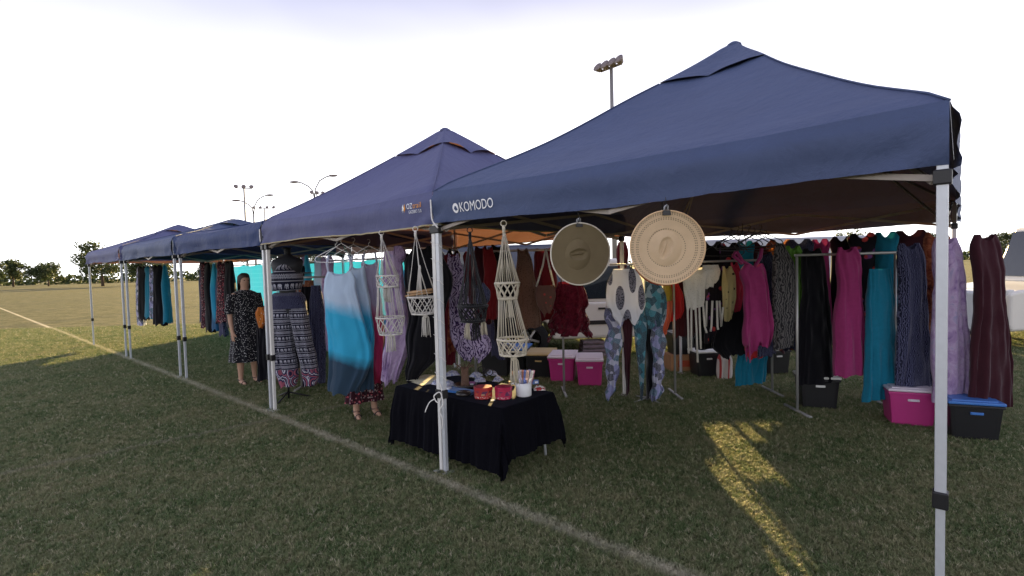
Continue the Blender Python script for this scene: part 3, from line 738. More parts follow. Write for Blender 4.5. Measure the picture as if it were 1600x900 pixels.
for i in range(16):
    a = random.uniform(-.5, .5); z = random.uniform(-.012, .02)
    b.tube([Vector((7*s_-.13+random.uniform(-.01, .06), a*.16, -(462-360)*s_+z+.012)), Vector((7*s_+.10+random.uniform(-.05, .02), a*.12+.02, -(458-360)*s_+z+.012))], .006, 6)
o = b.build('bamboo_sticks', M_STICK); o.location = m2.location; tag(o, 'bundle of short brown sticks lying in the one-basket macrame', 'sticks')
macrame('black macrame hanger with one basket, right of the tied post', 734, 362, [(478, 501, 23, 18, 1)], [(-7, 504, 530, 6), (5, 502, 532, 8), (17, 502, 524, 6)], M_COTK, Yt(735, .02), n=9, lat=11, cr=.0056, tmats=[M_COTC, M_COTK, M_COTC])
macrame('tall cream two-tier macrame hanger above the white pot', 787, 352, [(442, 466, 19, 14, 3), (530, 554, 24, 20, 9)], [(4, 468, 496, 7), (10, 556, 602, 9)], M_COTC, Yt(793, .0), n=8, lat=10, cr=.0042)

# ------------------------------------------------------------------ hats clipped to the front bar
def hat_mat(name, col, perf):
    k = NT(name); v = k.tc(); s = k.sep(v)
    r = k.ma('SQRT', k.ma('ADD', k.ma('POWER', s[0], 2.0), k.ma('POWER', s[2], 2.0)))
    th = k.ma('ARCTAN2', s[2], s[0])
    ridge = k.ma('SINE', k.ma('MULTIPLY', r, 900.0)); weave = k.ma('SINE', k.ma('MULTIPLY', th, 240.0))
    n = k.noise(v, 12, 5, .6); c = k.mix(n, tuple(x*.86 for x in col), tuple(x*1.12 for x in col))
    c = k.mix(k.ma('MULTIPLY', k.ma('GREATER_THAN', ridge, .2), .12), c, tuple(x*.6 for x in col))
    h = k.ma('ADD', k.ma('MULTIPLY', ridge, .5), k.ma('MULTIPLY', weave, .25))
    if perf:
        for r0, cnt in ((.152, 74), (.160, 78), (.180, 88), (.187, 92), (.100, 50)):
            ring = k.ma('LESS_THAN', k.ma('ABSOLUTE', k.ma('SUBTRACT', r, r0)), .0028)
            hole = k.ma('LESS_THAN', k.ma('ABSOLUTE', k.ma('SUBTRACT', k.ma('FRACT', k.ma('MULTIPLY', th, cnt/(2*pi))), .5)), .26)
            c = k.mix(k.ma('MULTIPLY', ring, hole), c, tuple(x*.42 for x in col))
    k.bump(h, .35, .0012)
    return k.fin(c, .75, 0, .25, .12, tuple(col))
def hat(label, px, py, rpx, Y, mat, edge, crease, dx=0, yaw=0, tilt=0):
    O = atY(px, py, Y); R = rpx*Y/FPX
    root = thing('sun_hat', label, 'hat', O, yaw); root.rotation_euler.x = tilt; root.rotation_euler.y = 0
    def hz(r, th):
        x, z = r*cos(th), r*sin(th); ox, oz = dx*R, -.01*R
        rr = hypot((x-ox)/1.0, (z-oz)/1.12)/R
        if rr > .46: y = -.004-.02*((rr-.46)/.54)**2*(1+.35*sin(2*th+.6))
        else:
            y = -.020*R/.2*(1-(rr/.46)**2.5)
            # pinched crown: a teardrop dent with a ridge through it
            a, bq = (x-ox)/R, (z-oz)/R
            ca, sa = cos(crease), sin(crease); a2, b2 = a*ca+bq*sa, -a*sa+bq*ca
            dent = max(0, 1-(a2/.30)**2-(b2/(.17+.08*a2))**2)
            y += .020*R/.2*dent**.4-.016*R/.2*math.exp(-((b2-.02)/.022)**2)*max(0, 1-((a2+.04)/.24)**2)
        return Vector((x, y+.0018*noise.noise(Vector((x*30, z*30, 1))), z))
    b = MB(); b.grid(lambda u, v: hz(max(.001, v)*R*(1+.012*sin(4*pi*u)), 2*pi*u), 72, 40, cu=True, flip=True)
    o = b.build('brim_and_crown', mat, root); so = o.modifiers.new('thickness', 'SOLIDIFY'); so.thickness = .003; so.offset = -1
    MB().tube([hz(R, 2*pi*i/64)*1.0+Vector((0, 0, .012*R*sin(4*pi*i/64)*0)) for i in range(64)], .0045, 6, closed=True).build('brim_binding', edge, root)
    # bulldog clip
    c = thing('bulldog_clip', 'black bulldog clip holding the '+label.split(',')[0], 'clip', O+Vector((0, -.01, R-.012)), yaw, 'bulldog clips')
    MB().prism([(-.022, -.012), (.022, -.012), (.018, .014), (-.018, .014)], -.014, .014).build('jaw', M_BLACKPL, c)
    for sg in (-1, 1): MB().tube([(-.010, sg*.008, .012), (-.008, sg*.012, .036), (0, sg*.013, .044), (.008, sg*.012, .036), (.010, sg*.008, .012)], .0018, 5).build('wire_handle', M_STEEL, c)
    MB().tube([(0, 0, .04), (0, .01, .09), (0, .02, .13)], .003, 5).build('hanging_hook', M_BLACKPL, c)
    return root
M_STRAW = hat_mat('straw_weave', (.66, .49, .31), True); M_OLIVE = hat_mat('olive_felt_weave', (.20, .155, .085), False)
M_EDGE = plain('cream_binding', (.62, .57, .47), .8); M_STRAWE = plain('straw_binding', (.66, .46, .27), .8)
hat('olive brown sun hat, left of the two hats', 905, 397, 48, Yt(905, .02), M_OLIVE, M_EDGE, .1, -.05, .22, .03)
hat('pale straw sun hat with punched brim, right of the two hats', 1041, 387, 57, Yt(1041, -.02), M_STRAW, M_STRAWE, 1.25, -.03, -.05, .0)
M_REDST = hat_mat('red_straw', (.42, .07, .035), False)
hat('red straw hat, hidden behind the pale straw hat', 1036, 391, 54, Yt(1041, .10), M_REDST, M_REDST, .8, 0, .1, .02)

# ------------------------------------------------------------------ table with black cloth and the goods on it
TZ = .55; TH = (.65, .315); TC = ST(-.15, .495)
M_TABLE = plain('grey_table_top', (.35, .35, .36), .5)
tb = thing('folding_table', 'low folding table under the black cloth', 'table', TC, -ANG)
bevel(MB().box((0, 0, TZ-.024), (TH[0]*2, TH[1]*2, .035)).build('table_top', M_TABLE, tb), .006)
for sx in (-1, 1):
    for sy in (-1, 1): MB().tube([(sx*.58, sy*.25, TZ-.04), (sx*.60, sy*.27, .006)], .012, 8).build('leg', M_STEEL, tb)
def drape(u, v):
    mxl, mxr, myf, myb = .46, .40, .49, .30
    a = -TH[0]-mxl+(2*TH[0]+mxl+mxr)*u; bb = -TH[1]-myf+(2*TH[1]+myf+myb)*v
    dx = max(0, abs(a)-TH[0])*(1 if a > 0 else -1); dy = max(0, abs(bb)-TH[1])*(1 if bb > 0 else -1)
    ex = max(-TH[0], min(TH[0], a)); ey = max(-TH[1], min(TH[1], bb)); d = hypot(dx, dy)
    if d < 1e-6: return (ex, ey, TZ+.004+.002*noise.noise(Vector((a*9, bb*9, 0))))
    dirx, diry = dx/d, dy/d
    per = a if abs(dy) > abs(dx) else bb
    corner = min(abs(dx), abs(dy))/max(1e-6, max(abs(dx), abs(dy)))
    fold = (.030*(1-2.2*abs(noise.noise(Vector((per*5.5, d*.6, 3)))))+.020*(1-2.2*abs(noise.noise(Vector((per*13, d*1.2, 9)))))+.016*noise.noise(Vector((per*4, d*3, 5))))*min(1, d/.22)
    pleat = .05*sin(5*atan2(abs(dy), abs(dx)))*corner*min(1, d/.25)
    out = .012+.045*min(1, d/.5)+fold+pleat*.6
    if d < .03: out = d*.6+.002
    z = TZ+.004-max(0, d-.012)*(.985)
    tx, ty = -diry, dirx
    zc = max(.012+.004*sin(per*40), z)
    if z < .012: out += (.012-z)*.8
    return (ex+dirx*out+tx*pleat*.3, ey+diry*out+ty*pleat*.3, zc)
k = NT('black_velvet'); k.b.inputs['Sheen Weight'].default_value = .06; k.b.inputs['Sheen Roughness'].default_value = .35; k.b.inputs['Sheen Tint'].default_value = (.35, .4, .6, 1)
k.bump(k.noise(k.tc(), 40, 4), .25, .006); M_VELVET = k.fin((.003, .003, .005), .85, 0, .05)
clo = MB().grid(drape, 130, 100).build('tablecloth', M_VELVET); clo.location = TC; clo.rotation_euler.z = -ANG
tag(clo, 'black tablecloth draped over the low table, corners hanging to the grass', 'tablecloth')
TT = TZ+.008
def tp(px, py, dz=0): p = gp(px, py, TT); return p+Vector((0, 0, dz))
# cream paper sheets
k = NT('cream_paper'); s = k.sep(k.tc()); ln = k.ma('GREATER_THAN', k.ma('SINE', k.ma('MULTIPLY', s[1], 420.0)), .55)
wd = k.noise(k.mp(k.tc(), (60, 420/6.28, 1)), 1, 1); ink = k.ma('MULTIPLY', ln, k.ma('GREATER_THAN', wd, .42))
M_PAPER = k.fin(k.mix(k.ma('MULTIPLY', ink, .55), (.74, .70, .50), (.2, .19, .18)), .8, 0, .2)
for i, (px, py, a, lab) in enumerate(((663, 592, -.5, 'cream printed sheet lying at the left end of the table'), (672, 596, -.9, 'cream sheet tucked half under the left printed sheet'))):
    b = MB(); b.grid(lambda u, v: ((u-.5)*.21, (v-.5)*.29, .006*sin(u*3)*v), 8, 10); o = b.build('paper_sheet', M_PAPER)
    o.location = tp(px, py, .002+.004*(1-i)); o.rotation_euler.z = a; tag(o, lab, 'paper', 'paper sheets on the table')
# blue folded cloth
def folded(name, label, cat, P, rz, size, mat, group=None, layers=3):
    root = thing(name, label, cat, P, rz, group)
    for L in range(layers):
        b = MB(); h = size[2]/layers; z0 = h*L
        def fn(u, v):
            t = 2*pi*v; x = (u-.5)*size[0]*(1-.04*L); yy = cos(t); zz = sin(t)
            yy = (abs(yy)**.35)*(1 if yy > 0 else -1); 
            return (x+.01*noise.noise(Vector((v*3, L, u*3))), yy*size[1]/2*(1-.05*L), z0+h*.5+h*.5*(abs(zz)**.6)*(1 if zz > 0 else -1)+.25*h*noise.noise(Vector((u*4, v*5, L+2))))
        b.grid(fn, 12, 20, cv=True)
        n = len(b.v); b.build('folded_layer', mat, root)
    return root
folded('folded_scarf', 'blue scarf laid along the front of the table', 'scarf', tp(715, 612), -ANG+.1, (.36, .13, .022), F['blue'], layers=1)
# plastic packets
k = NT('clear_packet'); k.b.inputs['Transmission Weight'].default_value = .35; c = k.ramp(k.noise(k.tc(), 22, 4, .7), [(.35, (.14, .18, .45)), (.5, (.70, .72, .80)), (.65, (.28, .24, .45))]); k.bump(k.noise(k.tc(), 50, 4), .8, .01); M_PACK = k.fin(c, .12, 0, .6)
for i, (px, py, sx, a, lab) in enumerate(((706, 586, .15, .4, 'clear plastic packet right behind the tied post'), (744, 588, .12, 1.0, 'clear packet of blue trinkets behind the jewellery stand'), (768, 586, .12, .2, 'clear packet with dark trinkets near the cream tassel'), (682, 600, .09, .9, 'small blue packet at the left of the tied post'), (750, 596, .11, .1, 'clear packet between the jewellery tree and the red tin'), (778, 595, .10, 1.2, 'clear packet with lilac trinkets behind the pink tin'), (702, 602, .10, .2, 'blue packet lying just right of the tied post'))):
    b = MB(); b.grid(lambda u, v: ((u-.5)*sx, (v-.5)*sx*.8, .038*(sin(pi*u)*sin(pi*v))**.5+.03*noise.noise(Vector((u*6, v*6, i)))*(sin(pi*u)*sin(pi*v))), 14, 12)
    o = b.build('plastic_packet', M_PACK); o.location = tp(px, py, .003); o.rotation_euler.z = a; tag(o, lab, 'packet', 'clear packets on the table')
# jewellery tree
M_BARK = plain('brown_beads', (.13, .07, .045), .6, 0, .4, .5, 60)
M_DISH = plain('dark_dish', (.03, .026, .024), .25, .2, .6)
JP = tp(727, 606); jt = thing('jewellery_stand', 'brown twisted jewellery tree rising from a dark round dish', 'jewellery stand', JP)
MB().lathe([(.001, .004), (.085, .004), (.10, .02), (.105, .036), (.098, .036), (.085, .016), (.001, .012)], 28).build('dish', M_DISH, jt)
b = MB()
for i in range(16):
    a = i*2*pi/16
    b.tube([(cos(a+t*1.5)*(.036-.020*sin(t*pi*.6)+.014*t), sin(a+t*1.5)*(.036-.020*sin(t*pi*.6)+.014*t), .012+t*.17) for t in [q/8 for q in range(9)]], .0055, 5)
b.build('twisted_stem', M_BARK, jt)
b = MB()
for i in range(9):
    a = i*2*pi/9+.3; b.tube([(cos(a)*.02, sin(a)*.02, .165), (cos(a)*.06, sin(a)*.06, .20), (cos(a)*.085, sin(a)*.085, .195+.02*sin(i*2))], .004, 5)
b.build('branches', M_BARK, jt)
b = MB().lathe([(.001, 0), (.062, 0), (.066, .012), (.06, .028), (.001, .03)], 24); o = b.build('round_tin', M_DISH); o.location = tp(724, 617); tag(o, 'flat dark round tin in front of the jewellery tree', 'tin')
M_BANG = plain('dark_bangle', (.06, .05, .05), .25, .6, .5, .4, 60)
for i, (px, py, lab) in enumerate(((765, 588, 'dark bangle propped among the packets, right one'), (752, 584, 'dark bangle propped among the packets, left one'))):
    o = MB().tube([(.032*cos(a*pi/14), 0, .032*sin(a*pi/14)) for a in range(28)], .005, 7, closed=True).build('bangle', M_BANG); o.location = tp(px, py, .040); o.rotation_euler = (-.5, 0, .3*i); tag(o, lab, 'bangle', 'bangles on the table')
for i, (px, py, c, lab) in enumerate(((700, 611, (.5, .5, .55), 'small pale card box on the blue scarf'), (738, 603, (.35, .12, .3), 'small plum card box beside the dish'), (800, 602, (.5, .25, .1), 'small orange card box left of the white pot'), (836, 600, (.12, .2, .42), 'small blue card box behind the red and white wrapper'))):
    bx_ = thing('card_box', lab, 'box', tp(px, py, .002), .3*i-.4, 'small card boxes on the table'); mt = plain('card_print_%d' % i, c, .5, 0, .4, .5, 45)
    bevel(MB().box((0, 0, .018), (.055, .042, .034)).build('box_body', mt, bx_), .002); MB().box((0, -.0215, .018), (.03, .0015, .014)).build('printed_patch', M_PRINTW, bx_)
# hexagonal tins with printed bands
def tin_mat(name, body, lid, mark):
    k = NT(name); s = k.sep(k.tc()); v = k.tc()
    n = k.vor(k.mp(v, (1, 1, 1.6)), 42, o='Color'); sp = k.sep(n)
    pr = k.ramp(sp[0], [(0, body), (.45, mark), (.62, lid), (.8, (.03, .03, .09))], 'CONSTANT')
    band = k.ma('MULTIPLY', k.ma('GREATER_THAN', s[2], .030), k.ma('LESS_THAN', s[2], .064))
    low = k.ma('MULTIPLY', k.ma('LESS_THAN', k.ma('ABSOLUTE', k.ma('SUBTRACT', s[2], .014)), .006), k.ma('GREATER_THAN', k.noise(v, 70, 1), .55))
    c = k.mix(k.ma('MULTIPLY', band, .8), body, pr); c = k.mix(low, c, (.6, .5, .45))
    return k.fin(c, .3, .1, .5)
def hextin(label, P, r, h, mat, lidmat, rz):
    root = thing('hexagonal_tin', label, 'tin', P, rz, 'printed hexagonal tins')
    n = 8
    pr = lambda rr: [(rr*cos(2*pi*i/n+.39), rr*sin(2*pi*i/n+.39)) for i in range(n)]
    b = MB()
    for z, rr in ((0, r*.96), (.004, r), (h*.72, r), (h*.72, r*.97)):
        for x, y in pr(rr): b.v.append(Vector((x, y, z)))
    for L in range(3):
        for i in range(n): b.face((L*n+i, L*n+(i+1) % n, (L+1)*n+(i+1) % n, (L+1)*n+i))
    b.face(list(range(n))[::-1]); b.face([3*n+i for i in range(n)]); b.build('tin_body', mat, root)
    b = MB()
    for z, rr in ((h*.73, r*1.03), (h*.96, r*1.03), (h, r*.97)):
        for x, y in pr(rr): b.v.append(Vector((x, y, z)))
    for L in range(2):
        for i in range(n): b.face((L*n+i, L*n+(i+1) % n, (L+1)*n+(i+1) % n, (L+1)*n+i))
    b.face(list(range(n))[::-1]); b.face([2*n+i for i in range(n)]); b.build('lid', lidmat, root)
    return root
M_TIN1 = tin_mat('red_multicolour_tin', (.38, .03, .035), (.42, .30, .16), (.45, .12, .05)); M_TIN2 = tin_mat('pink_red_tin', (.42, .02, .07), (.40, .10, .16), (.22, .10, .06))
hextin('red tin with multicoloured print, beside the jewellery tree', tp(755, 621), .077, .092, M_TIN1, M_TIN1, .2)
hextin('pink and red tin standing left of the white pot', tp(787, 622), .070, .098, M_TIN2, M_TIN2, .5)
# white pot with incense packets / bookmarks
WP = tp(818.5, 618); M_POT = plain('white_glazed_pot', (.66, .67, .68), .25, 0, .5, .04)
pot = thing('white_pot', 'plain white pot holding coloured incense packets', 'pot', WP)
MB().lathe([(.001, 0), (.060, 0), (.064, .006), (.066, .110), (.063, .112), (.059, .106), (.057, .010), (.001, .008)], 32).build('pot_body', M_POT, pot)
pcs = [(.45, .22, .12), (.36, .30, .06), (.10, .14, .38), (.30, .28, .42), (.45, .40, .40), (.40, .16, .10), (.08, .12, .32), (.50, .32, .24), (.22, .20, .34), (.52, .48, .44), (.34, .12, .16)]
nice = ['tan', 'mustard', 'blue', 'lilac', 'white', 'rust', 'dark blue', 'peach', 'purple', 'cream', 'plum']
for i, c in enumerate(pcs):
    a = -1.0+2.0*i/10; k = NT('packet_'+nice[i].replace(' ', '_')); s = k.sep(k.tc())
    cc = k.mix(k.ma('GREATER_THAN', k.noise(k.mp(k.tc(), (40, 40, 18)), 1, 2), .55), c, tuple(min(1, x*1.7+.05) for x in c)); mt = k.fin(cc, .35, 0, .4)
    o = bevel(MB().box((0, 0, .10), (.026, .006, .20)).build('incense_packet', mt), .002)
    o.location = WP+Vector((.034*a, .012*((i % 3)-1), .012)); o.rotation_euler = (.10*((i % 2)-.5), .30*a, .3*a)
    tag(o, 'slim %s incense packet standing in the white pot' % nice[i], 'packet', 'incense packets in the white pot')
# red and white crumpled packet
k = NT('red_white_wrap'); c = k.ramp(k.vor(k.tc(), 55, o='Color'), [(.3, (.42, .05, .05)), (.5, (.7, .66, .62))], 'CONSTANT'); M_WRAP = k.fin(c, .4, 0, .4)
b = MB().grid(lambda u, v: ((u-.5)*.10, (v-.5)*.09, .004+.03*(sin(pi*u)*sin(pi*v))**.6+.03*noise.noise(Vector((u*5, v*5, 3)))*sin(pi*u)*sin(pi*v)), 12, 12)
o = b.build('wrapped_sweets', M_WRAP); o.location = tp(843, 609); tag(o, 'crumpled red and white wrapper right of the white pot', 'wrapper')
o = bevel(MB().box((0, 0, .003), (.035, .018, .004)).build('price_tag', M_PRINTW)); o.location = tp(770, 626, .001); o.rotation_euler.z = .3; tag(o, 'tiny white price card in front of the two tins', 'price card')

# ropes tied to the near post
post_p = ST(-.02, .02)
for i, z in enumerate((1.83, 1.70, 1.55, 1.40, 1.24, 1.10, .95, .80)):
    pts = [ST(-.045+.10*f, -.004-.012*sin(pi*f), z-.03*f+.004*sin(9*f)) for f in [q/8 for q in range(9)]]+[ST(.062, .0, z-.04), ST(.075, .01, z-.055)]
    o = MB().tube(pts, .0022, 5).build('tie_wire', M_CORD); tag(o, 'pale tie wire round the tied near post, %s' % ('topmost', 'second from the top', 'third from the top', 'fourth from the top', 'fifth from the top', 'sixth from the top', 'second from the bottom', 'lowest')[i], 'tie', 'ties round the near post')
kn = ST(-.02, -.01, .60)
pts = [kn+Vector((.03, -.02, .12)), kn+Vector((.045, -.03, .03)), kn+Vector((.01, -.035, -.03)), kn+Vector((-.02, -.035, .02)), kn+Vector((.03, -.035, .05)), kn+Vector((.05, -.035, -.04)), kn+Vector((.02, -.035, -.09)), kn+Vector((.04, -.03, -.16)), kn+Vector((.035, -.03, -.24))]
def smooth(pts, n=4):
    out = []
    for i in range(len(pts)-1):
        p0, p1, p2, p3 = pts[max(0, i-1)], pts[i], pts[i+1], pts[min(len(pts)-1, i+2)]
        for q in range(n):
            f = q/n; out.append(.5*((2*p1)+(-p0+p2)*f+(2*p0-5*p1+4*p2-p3)*f*f+(-p0+3*p1-3*p2+p3)*f**3))
    return out+[pts[-1]]
rp = thing('guy_rope', 'knotted white guy rope hanging on the near tent post', 'rope', kn)
MB().tube(smooth([p-kn for p in pts]), .005, 6).build('knot', M_CORD, rp)
MB().tube(smooth([Vector((-.01, -.03, 0)), Vector((-.05, -.04, -.02)), Vector((-.075, -.05, -.06)), Vector((-.09, -.05, -.10))]), .004, 6).build('loose_end', M_CORD, rp)
cp = ST(.03, -.05)
o = MB().tube(smooth([ST(.02, -.045, 2.15), ST(.03, -.05, 2.08), ST(.045, -.055, 1.99), ST(.09, -.04, 1.93)]), .006, 6).build('corner_cord', M_CORD); tag(o, 'pale cord hanging where the two tent valances meet', 'cord')
o = MB().tube(smooth([ST(-3.02, -.045, 2.13), ST(-3.01, -.05, 2.06), ST(-2.99, -.055, 1.98)]), .006, 6).build('corner_cord', M_CORD); tag(o, 'pale cord at the left corner of the dusty navy tent', 'cord')

# ------------------------------------------------------------------ right stall: garments inside and behind
LST = [
 ('leaf_print_dress', 'lavender and dark purple leaf-print dress behind the black macrame', 'dress', Yt(735, 1.1), [(396, 704, 712), (415, 699, 722), (450, 700, 728), (500, 702, 742), (530, 704, 766), (548, 712, 768), (567, 726, 748)], 'leaf', dict(folds=(5, .03), hem=.06)),
 ('wrap_top', 'grey patterned wrap top hanging behind the black macrame basket', 'top', Yt(750, .8), [(442, 744, 752), (455, 742, 766), (470, 742, 766), (484, 746, 756)], 'navyprint', dict(folds=(4, .01))),
 ('rust_scarf', 'rust patterned scarf catching light right of the tied post', 'scarf', 5.6, [(402, 706, 714), (440, 702, 716), (500, 700, 716), (550, 700, 712)], 'rust', {}),
 ('dark_dress', 'dark wine dress hanging deep in the stall right of the black macrame', 'dress', 6.4, [(384, 744, 758), (400, 740, 764), (450, 742, 768), (508, 744, 768)], 'wine', {}),
 ('red_dress', 'dark red dress between wine dress and tall cream macrame', 'dress', 6.3, [(386, 757, 766), (410, 755, 776), (460, 756, 778), (500, 758, 778)], 'darkred', {}),
 ('black_top', 'black top hanging just left of the brown crochet cover-up', 'blouse', 6.5, [(382, 772, 786), (400, 768, 800), (480, 770, 806), (530, 772, 804)], 'black', {}),  # a plain black top
 ('crochet_cover_up', 'brown crochet cover-up hanging behind the tall cream macrame', 'cover-up', 5.7, [(388, 812, 820), (404, 808, 830), (440, 804, 838), (480, 806, 844), (514, 806, 846)], 'brown', dict(folds=(5, .02))),
 ('dark_jacket', 'dark jacket hanging behind the brown shoulder bag', 'jacket', 6.6, [(388, 842, 856), (400, 834, 866), (450, 836, 872), (500, 838, 870)], 'maroon', {}),
 ('tulle_skirt', 'burgundy frilled tulle skirt hanging below the olive hat', 'skirt', 6.1, [(440, 872, 908), (455, 864, 915), (478, 860, 919), (484, 866, 914), (505, 856, 922), (512, 862, 918), (523, 854, 925)], 'burg', dict(folds=(9, .04), frill=.022, hem=.07, depth=.16)),
 ('maroon_top', 'maroon top hanging between the two hats', 'top', 6.9, [(378, 966, 978), (390, 964, 982), (410, 964, 982), (420, 966, 980)], 'maroon', {}),
 ('red_shorts', 'red pleated shorts just right of the teal patchwork skirt', 'shorts', 6.3, [(443, 1046, 1060), (460, 1046, 1067), (485, 1046, 1069), (500, 1048, 1064)], 'red', {}),
 ('olive_top', 'olive gold top squeezed beside the red shorts', 'top', 6.25, [(440, 1036, 1046), (460, 1036, 1051), (490, 1038, 1050)], 'olive', {}),
 ('coral_scarf', 'coral scarf tail hanging under the red shorts', 'scarf', 6.2, [(470, 1042, 1052), (490, 1040, 1050), (523, 1034, 1042)], 'coral', {}),
 ('floral_dress', 'black dress with red and purple flowers, behind the cream crochet top', 'dress', 6.15, [(420, 1106, 1124), (450, 1104, 1134), (500, 1102, 1136), (535, 1100, 1134)], 'floral', {}),
 ('bird_print_top', 'pale yellow top with black bird print, second from the magenta dress', 'top', 6.0, [(416, 1132, 1140), (430, 1130, 1148), (465, 1130, 1150), (500, 1132, 1144)], 'bird', {}),
 ('pink_top', 'pinkish red top between bird-print top and black dress', 'top', 6.05, [(410, 1144, 1150), (430, 1144, 1158), (460, 1146, 1160), (484, 1148, 1156)], 'pink', {}),
 ('black_dress', 'long black dress hanging left of the magenta dress', 'dress', 6.1, [(422, 1140, 1166), (460, 1130, 1172), (510, 1118, 1174), (540, 1112, 1172), (557, 1130, 1168)], 'black', dict(folds=(5, .025), hem=.05)),
 ('teal_trousers', 'long teal trousers hanging low behind the magenta dress', 'trousers', 6.4, [(410, 1180, 1200), (470, 1172, 1202), (540, 1158, 1202), (570, 1150, 1200), (600, 1150, 1198)], 'teal', dict(folds=(6, .035), hem=.02)),
 ('red_underskirt', 'red skirt showing beneath the magenta dress hem', 'skirt', 6.05, [(520, 1166, 1196), (545, 1164, 1200), (560, 1172, 1194)], 'red', {}),
 ('orange_scarf', 'narrow orange scarf hanging right of the magenta dress', 'scarf', 6.2, [(388, 1202, 1208), (420, 1202, 1212), (520, 1203, 1212)], 'orange', {}),
 ('purple_dress', 'dark purple dress hanging behind the red shorts and cream crochet top', 'dress', 6.45, [(412, 1054, 1064), (424, 1050, 1090), (470, 1052, 1092), (525, 1052, 1094)], 'wine', {}),
 ('long_black_dress', 'long black dress hanging directly behind the fringes of the cream top', 'dress', 6.5, [(410, 1092, 1104), (424, 1084, 1126), (480, 1088, 1128), (545, 1084, 1130)], 'black', {}),
 ('navy_dress', 'navy print dress squeezed right behind the magenta dress', 'dress', 6.0, [(394, 1190, 1200), (408, 1184, 1212), (470, 1186, 1212), (556, 1184, 1214)], 'navyprint', {}),
 ('scroll_wrap', 'grey scroll-print wrap at the end of the right rack', 'wrap', 5.6, [(380, 1214, 1224), (410, 1208, 1240), (480, 1208, 1244), (545, 1210, 1240)], 'greyprint', {}),
]
for nm, lab, cat, Y, rw, f, kw in LST: garment(nm, lab, cat, Y, rw, F[f], group=kw.pop('group', None), **{**dict(depth=.07, folds=(4, .018)), **kw})
garment('shoulder_bag', 'brown shoulder bag with red motif hanging left of the tulle skirt', 'bag', 5.5, [(446, 838, 866), (460, 836, 868), (475, 840, 866), (490, 850, 864)], F['bag'],
        straps=[[(838, 448), (848, 415), (853, 388)], [(866, 448), (858, 415), (853, 388)]], rs=.010, smat=F['cream'], depth=.05, folds=(3, .01))
garment('crochet_top', 'cream crochet top with long hanging fringes, right of the straw hat', 'top', 5.75, [(415, 1070, 1108), (422, 1065, 1110), (436, 1066, 1106), (450, 1068, 1104), (466, 1070, 1102), (482, 1072, 1100)], F['cream'], neck=.05, extra=[('sleeve', [(414, 1100, 1124), (424, 1098, 1128), (438, 1100, 1125), (448, 1104, 1120)], F['cream'], dict(depth=.05, folds=(5, .012), fwd=.03))],  # a fringed crochet top
        straps=[[(x, 470), (x+dx*.5, 510), (x+dx, yb)] for x, dx, yb in ((1074, 2, 552), (1080, 0, 548), (1086, 4, 566), (1092, 3, 545), (1098, 6, 520), (1104, -2, 505), (1113, -3, 518), (1120, 2, 515), (1124, 6, 480))], rs=.012, depth=.06, folds=(4, .016))
garment('magenta_dress', 'magenta strappy dress hanging highest on the right rack', 'dress', 5.55, [(412, 1164, 1192), (424, 1156, 1196), (446, 1162, 1199), (490, 1164, 1204), (525, 1160, 1208), (540, 1160, 1208), (548, 1162, 1205)], F['magenta'],
        straps=[[(1150, 392), (1160, 408), (1176, 418)], [(1190, 388), (1188, 402), (1178, 418)], [(1150, 392), (1146, 400), (1160, 412)]], rs=.020, depth=.09, folds=(3, .04), hem=.16, neck=.04, slant=.10)
# centre stand
SB = gp(1012, 626); YS = SB.y
M_STAND = plain('galvanised_stand', (.36, .36, .35), .45, .5, .5)
st = thing('display_stand', 'single-pole clothes stand under the straw hat', 'display stand', SB)
zt = atY(1012, 412, YS).z
MB().tube([(0, 0, .01), (0, 0, zt)], .017, 10).build('pole', M_STAND, st)
MB().tube([(-.42, 0, zt), (.42, 0, zt)], .011, 8).build('cross_bar', M_STAND, st)
b = MB()
for q in range(4): b.tube([(0, 0, .04), (.20*cos(q*pi/2+.5), .20*sin(q*pi/2+.5), .012)], .009, 6)
b.build('base_feet', M_STAND, st)
for nm, lab, cat, Y, rw, f, kw in [
 ('oval_print_top', 'white pointed top with large grey ovals on the pole stand', 'top', YS-.12, [(420, 958, 994), (440, 950, 1004), (460, 946, 1007), (480, 948, 1008), (492, 956, 1006), (500, 966, 1004)], 'spots', dict(folds=(3, .014), hem=.09)),
 ('patchwork_skirt', 'indigo patchwork pixie skirt tail, leftmost on the pole stand', 'skirt', YS-.04, [(470, 948, 985), (495, 944, 978), (515, 950, 970), (540, 944, 974), (560, 948, 966), (582, 946, 968), (600, 950, 962), (612, 945, 964), (626, 948, 952)], 'indigo', dict(folds=(4, .022))),
 ('wine_scarf', 'dark wine pointed scarf between the two patchwork tails', 'scarf', YS-.02, [(480, 968, 990), (520, 974, 988), (570, 976, 985), (615, 979, 983)], 'wine', {}),
 ('patchwork_skirt', 'teal pointed patchwork tail left of the stand pole', 'skirt', YS-.06, [(480, 986, 1010), (520, 990, 1010), (560, 996, 1008), (600, 1000, 1006), (622, 1001, 1004)], 'tealpatch', {}),
 ('teal_skirt', 'teal patchwork hip skirt below the straw hat', 'skirt', YS-.10, [(440, 1008, 1030), (460, 1006, 1040), (490, 1008, 1042), (512, 1012, 1036)], 'tealpatch', {}),
 ('patchwork_leggings', 'indigo and white patchwork leg piece right of the stand pole', 'leggings', YS-.08, [(490, 1012, 1042), (515, 1018, 1036), (535, 1016, 1042), (560, 1022, 1036), (585, 1018, 1040), (600, 1020, 1032), (612, 1015, 1038), (625, 1018, 1030)], 'indigo', dict(folds=(3, .02))),
 ('black_sash', 'black sash hanging against the stand pole', 'scarf', YS-.03, [(500, 1008, 1020), (560, 1010, 1020), (618, 1012, 1020)], 'black', {}),  # a black sash
]: garment(nm, lab, cat, Y, rw, F[f], **{**dict(depth=.06, folds=(4, .018)), **kw})

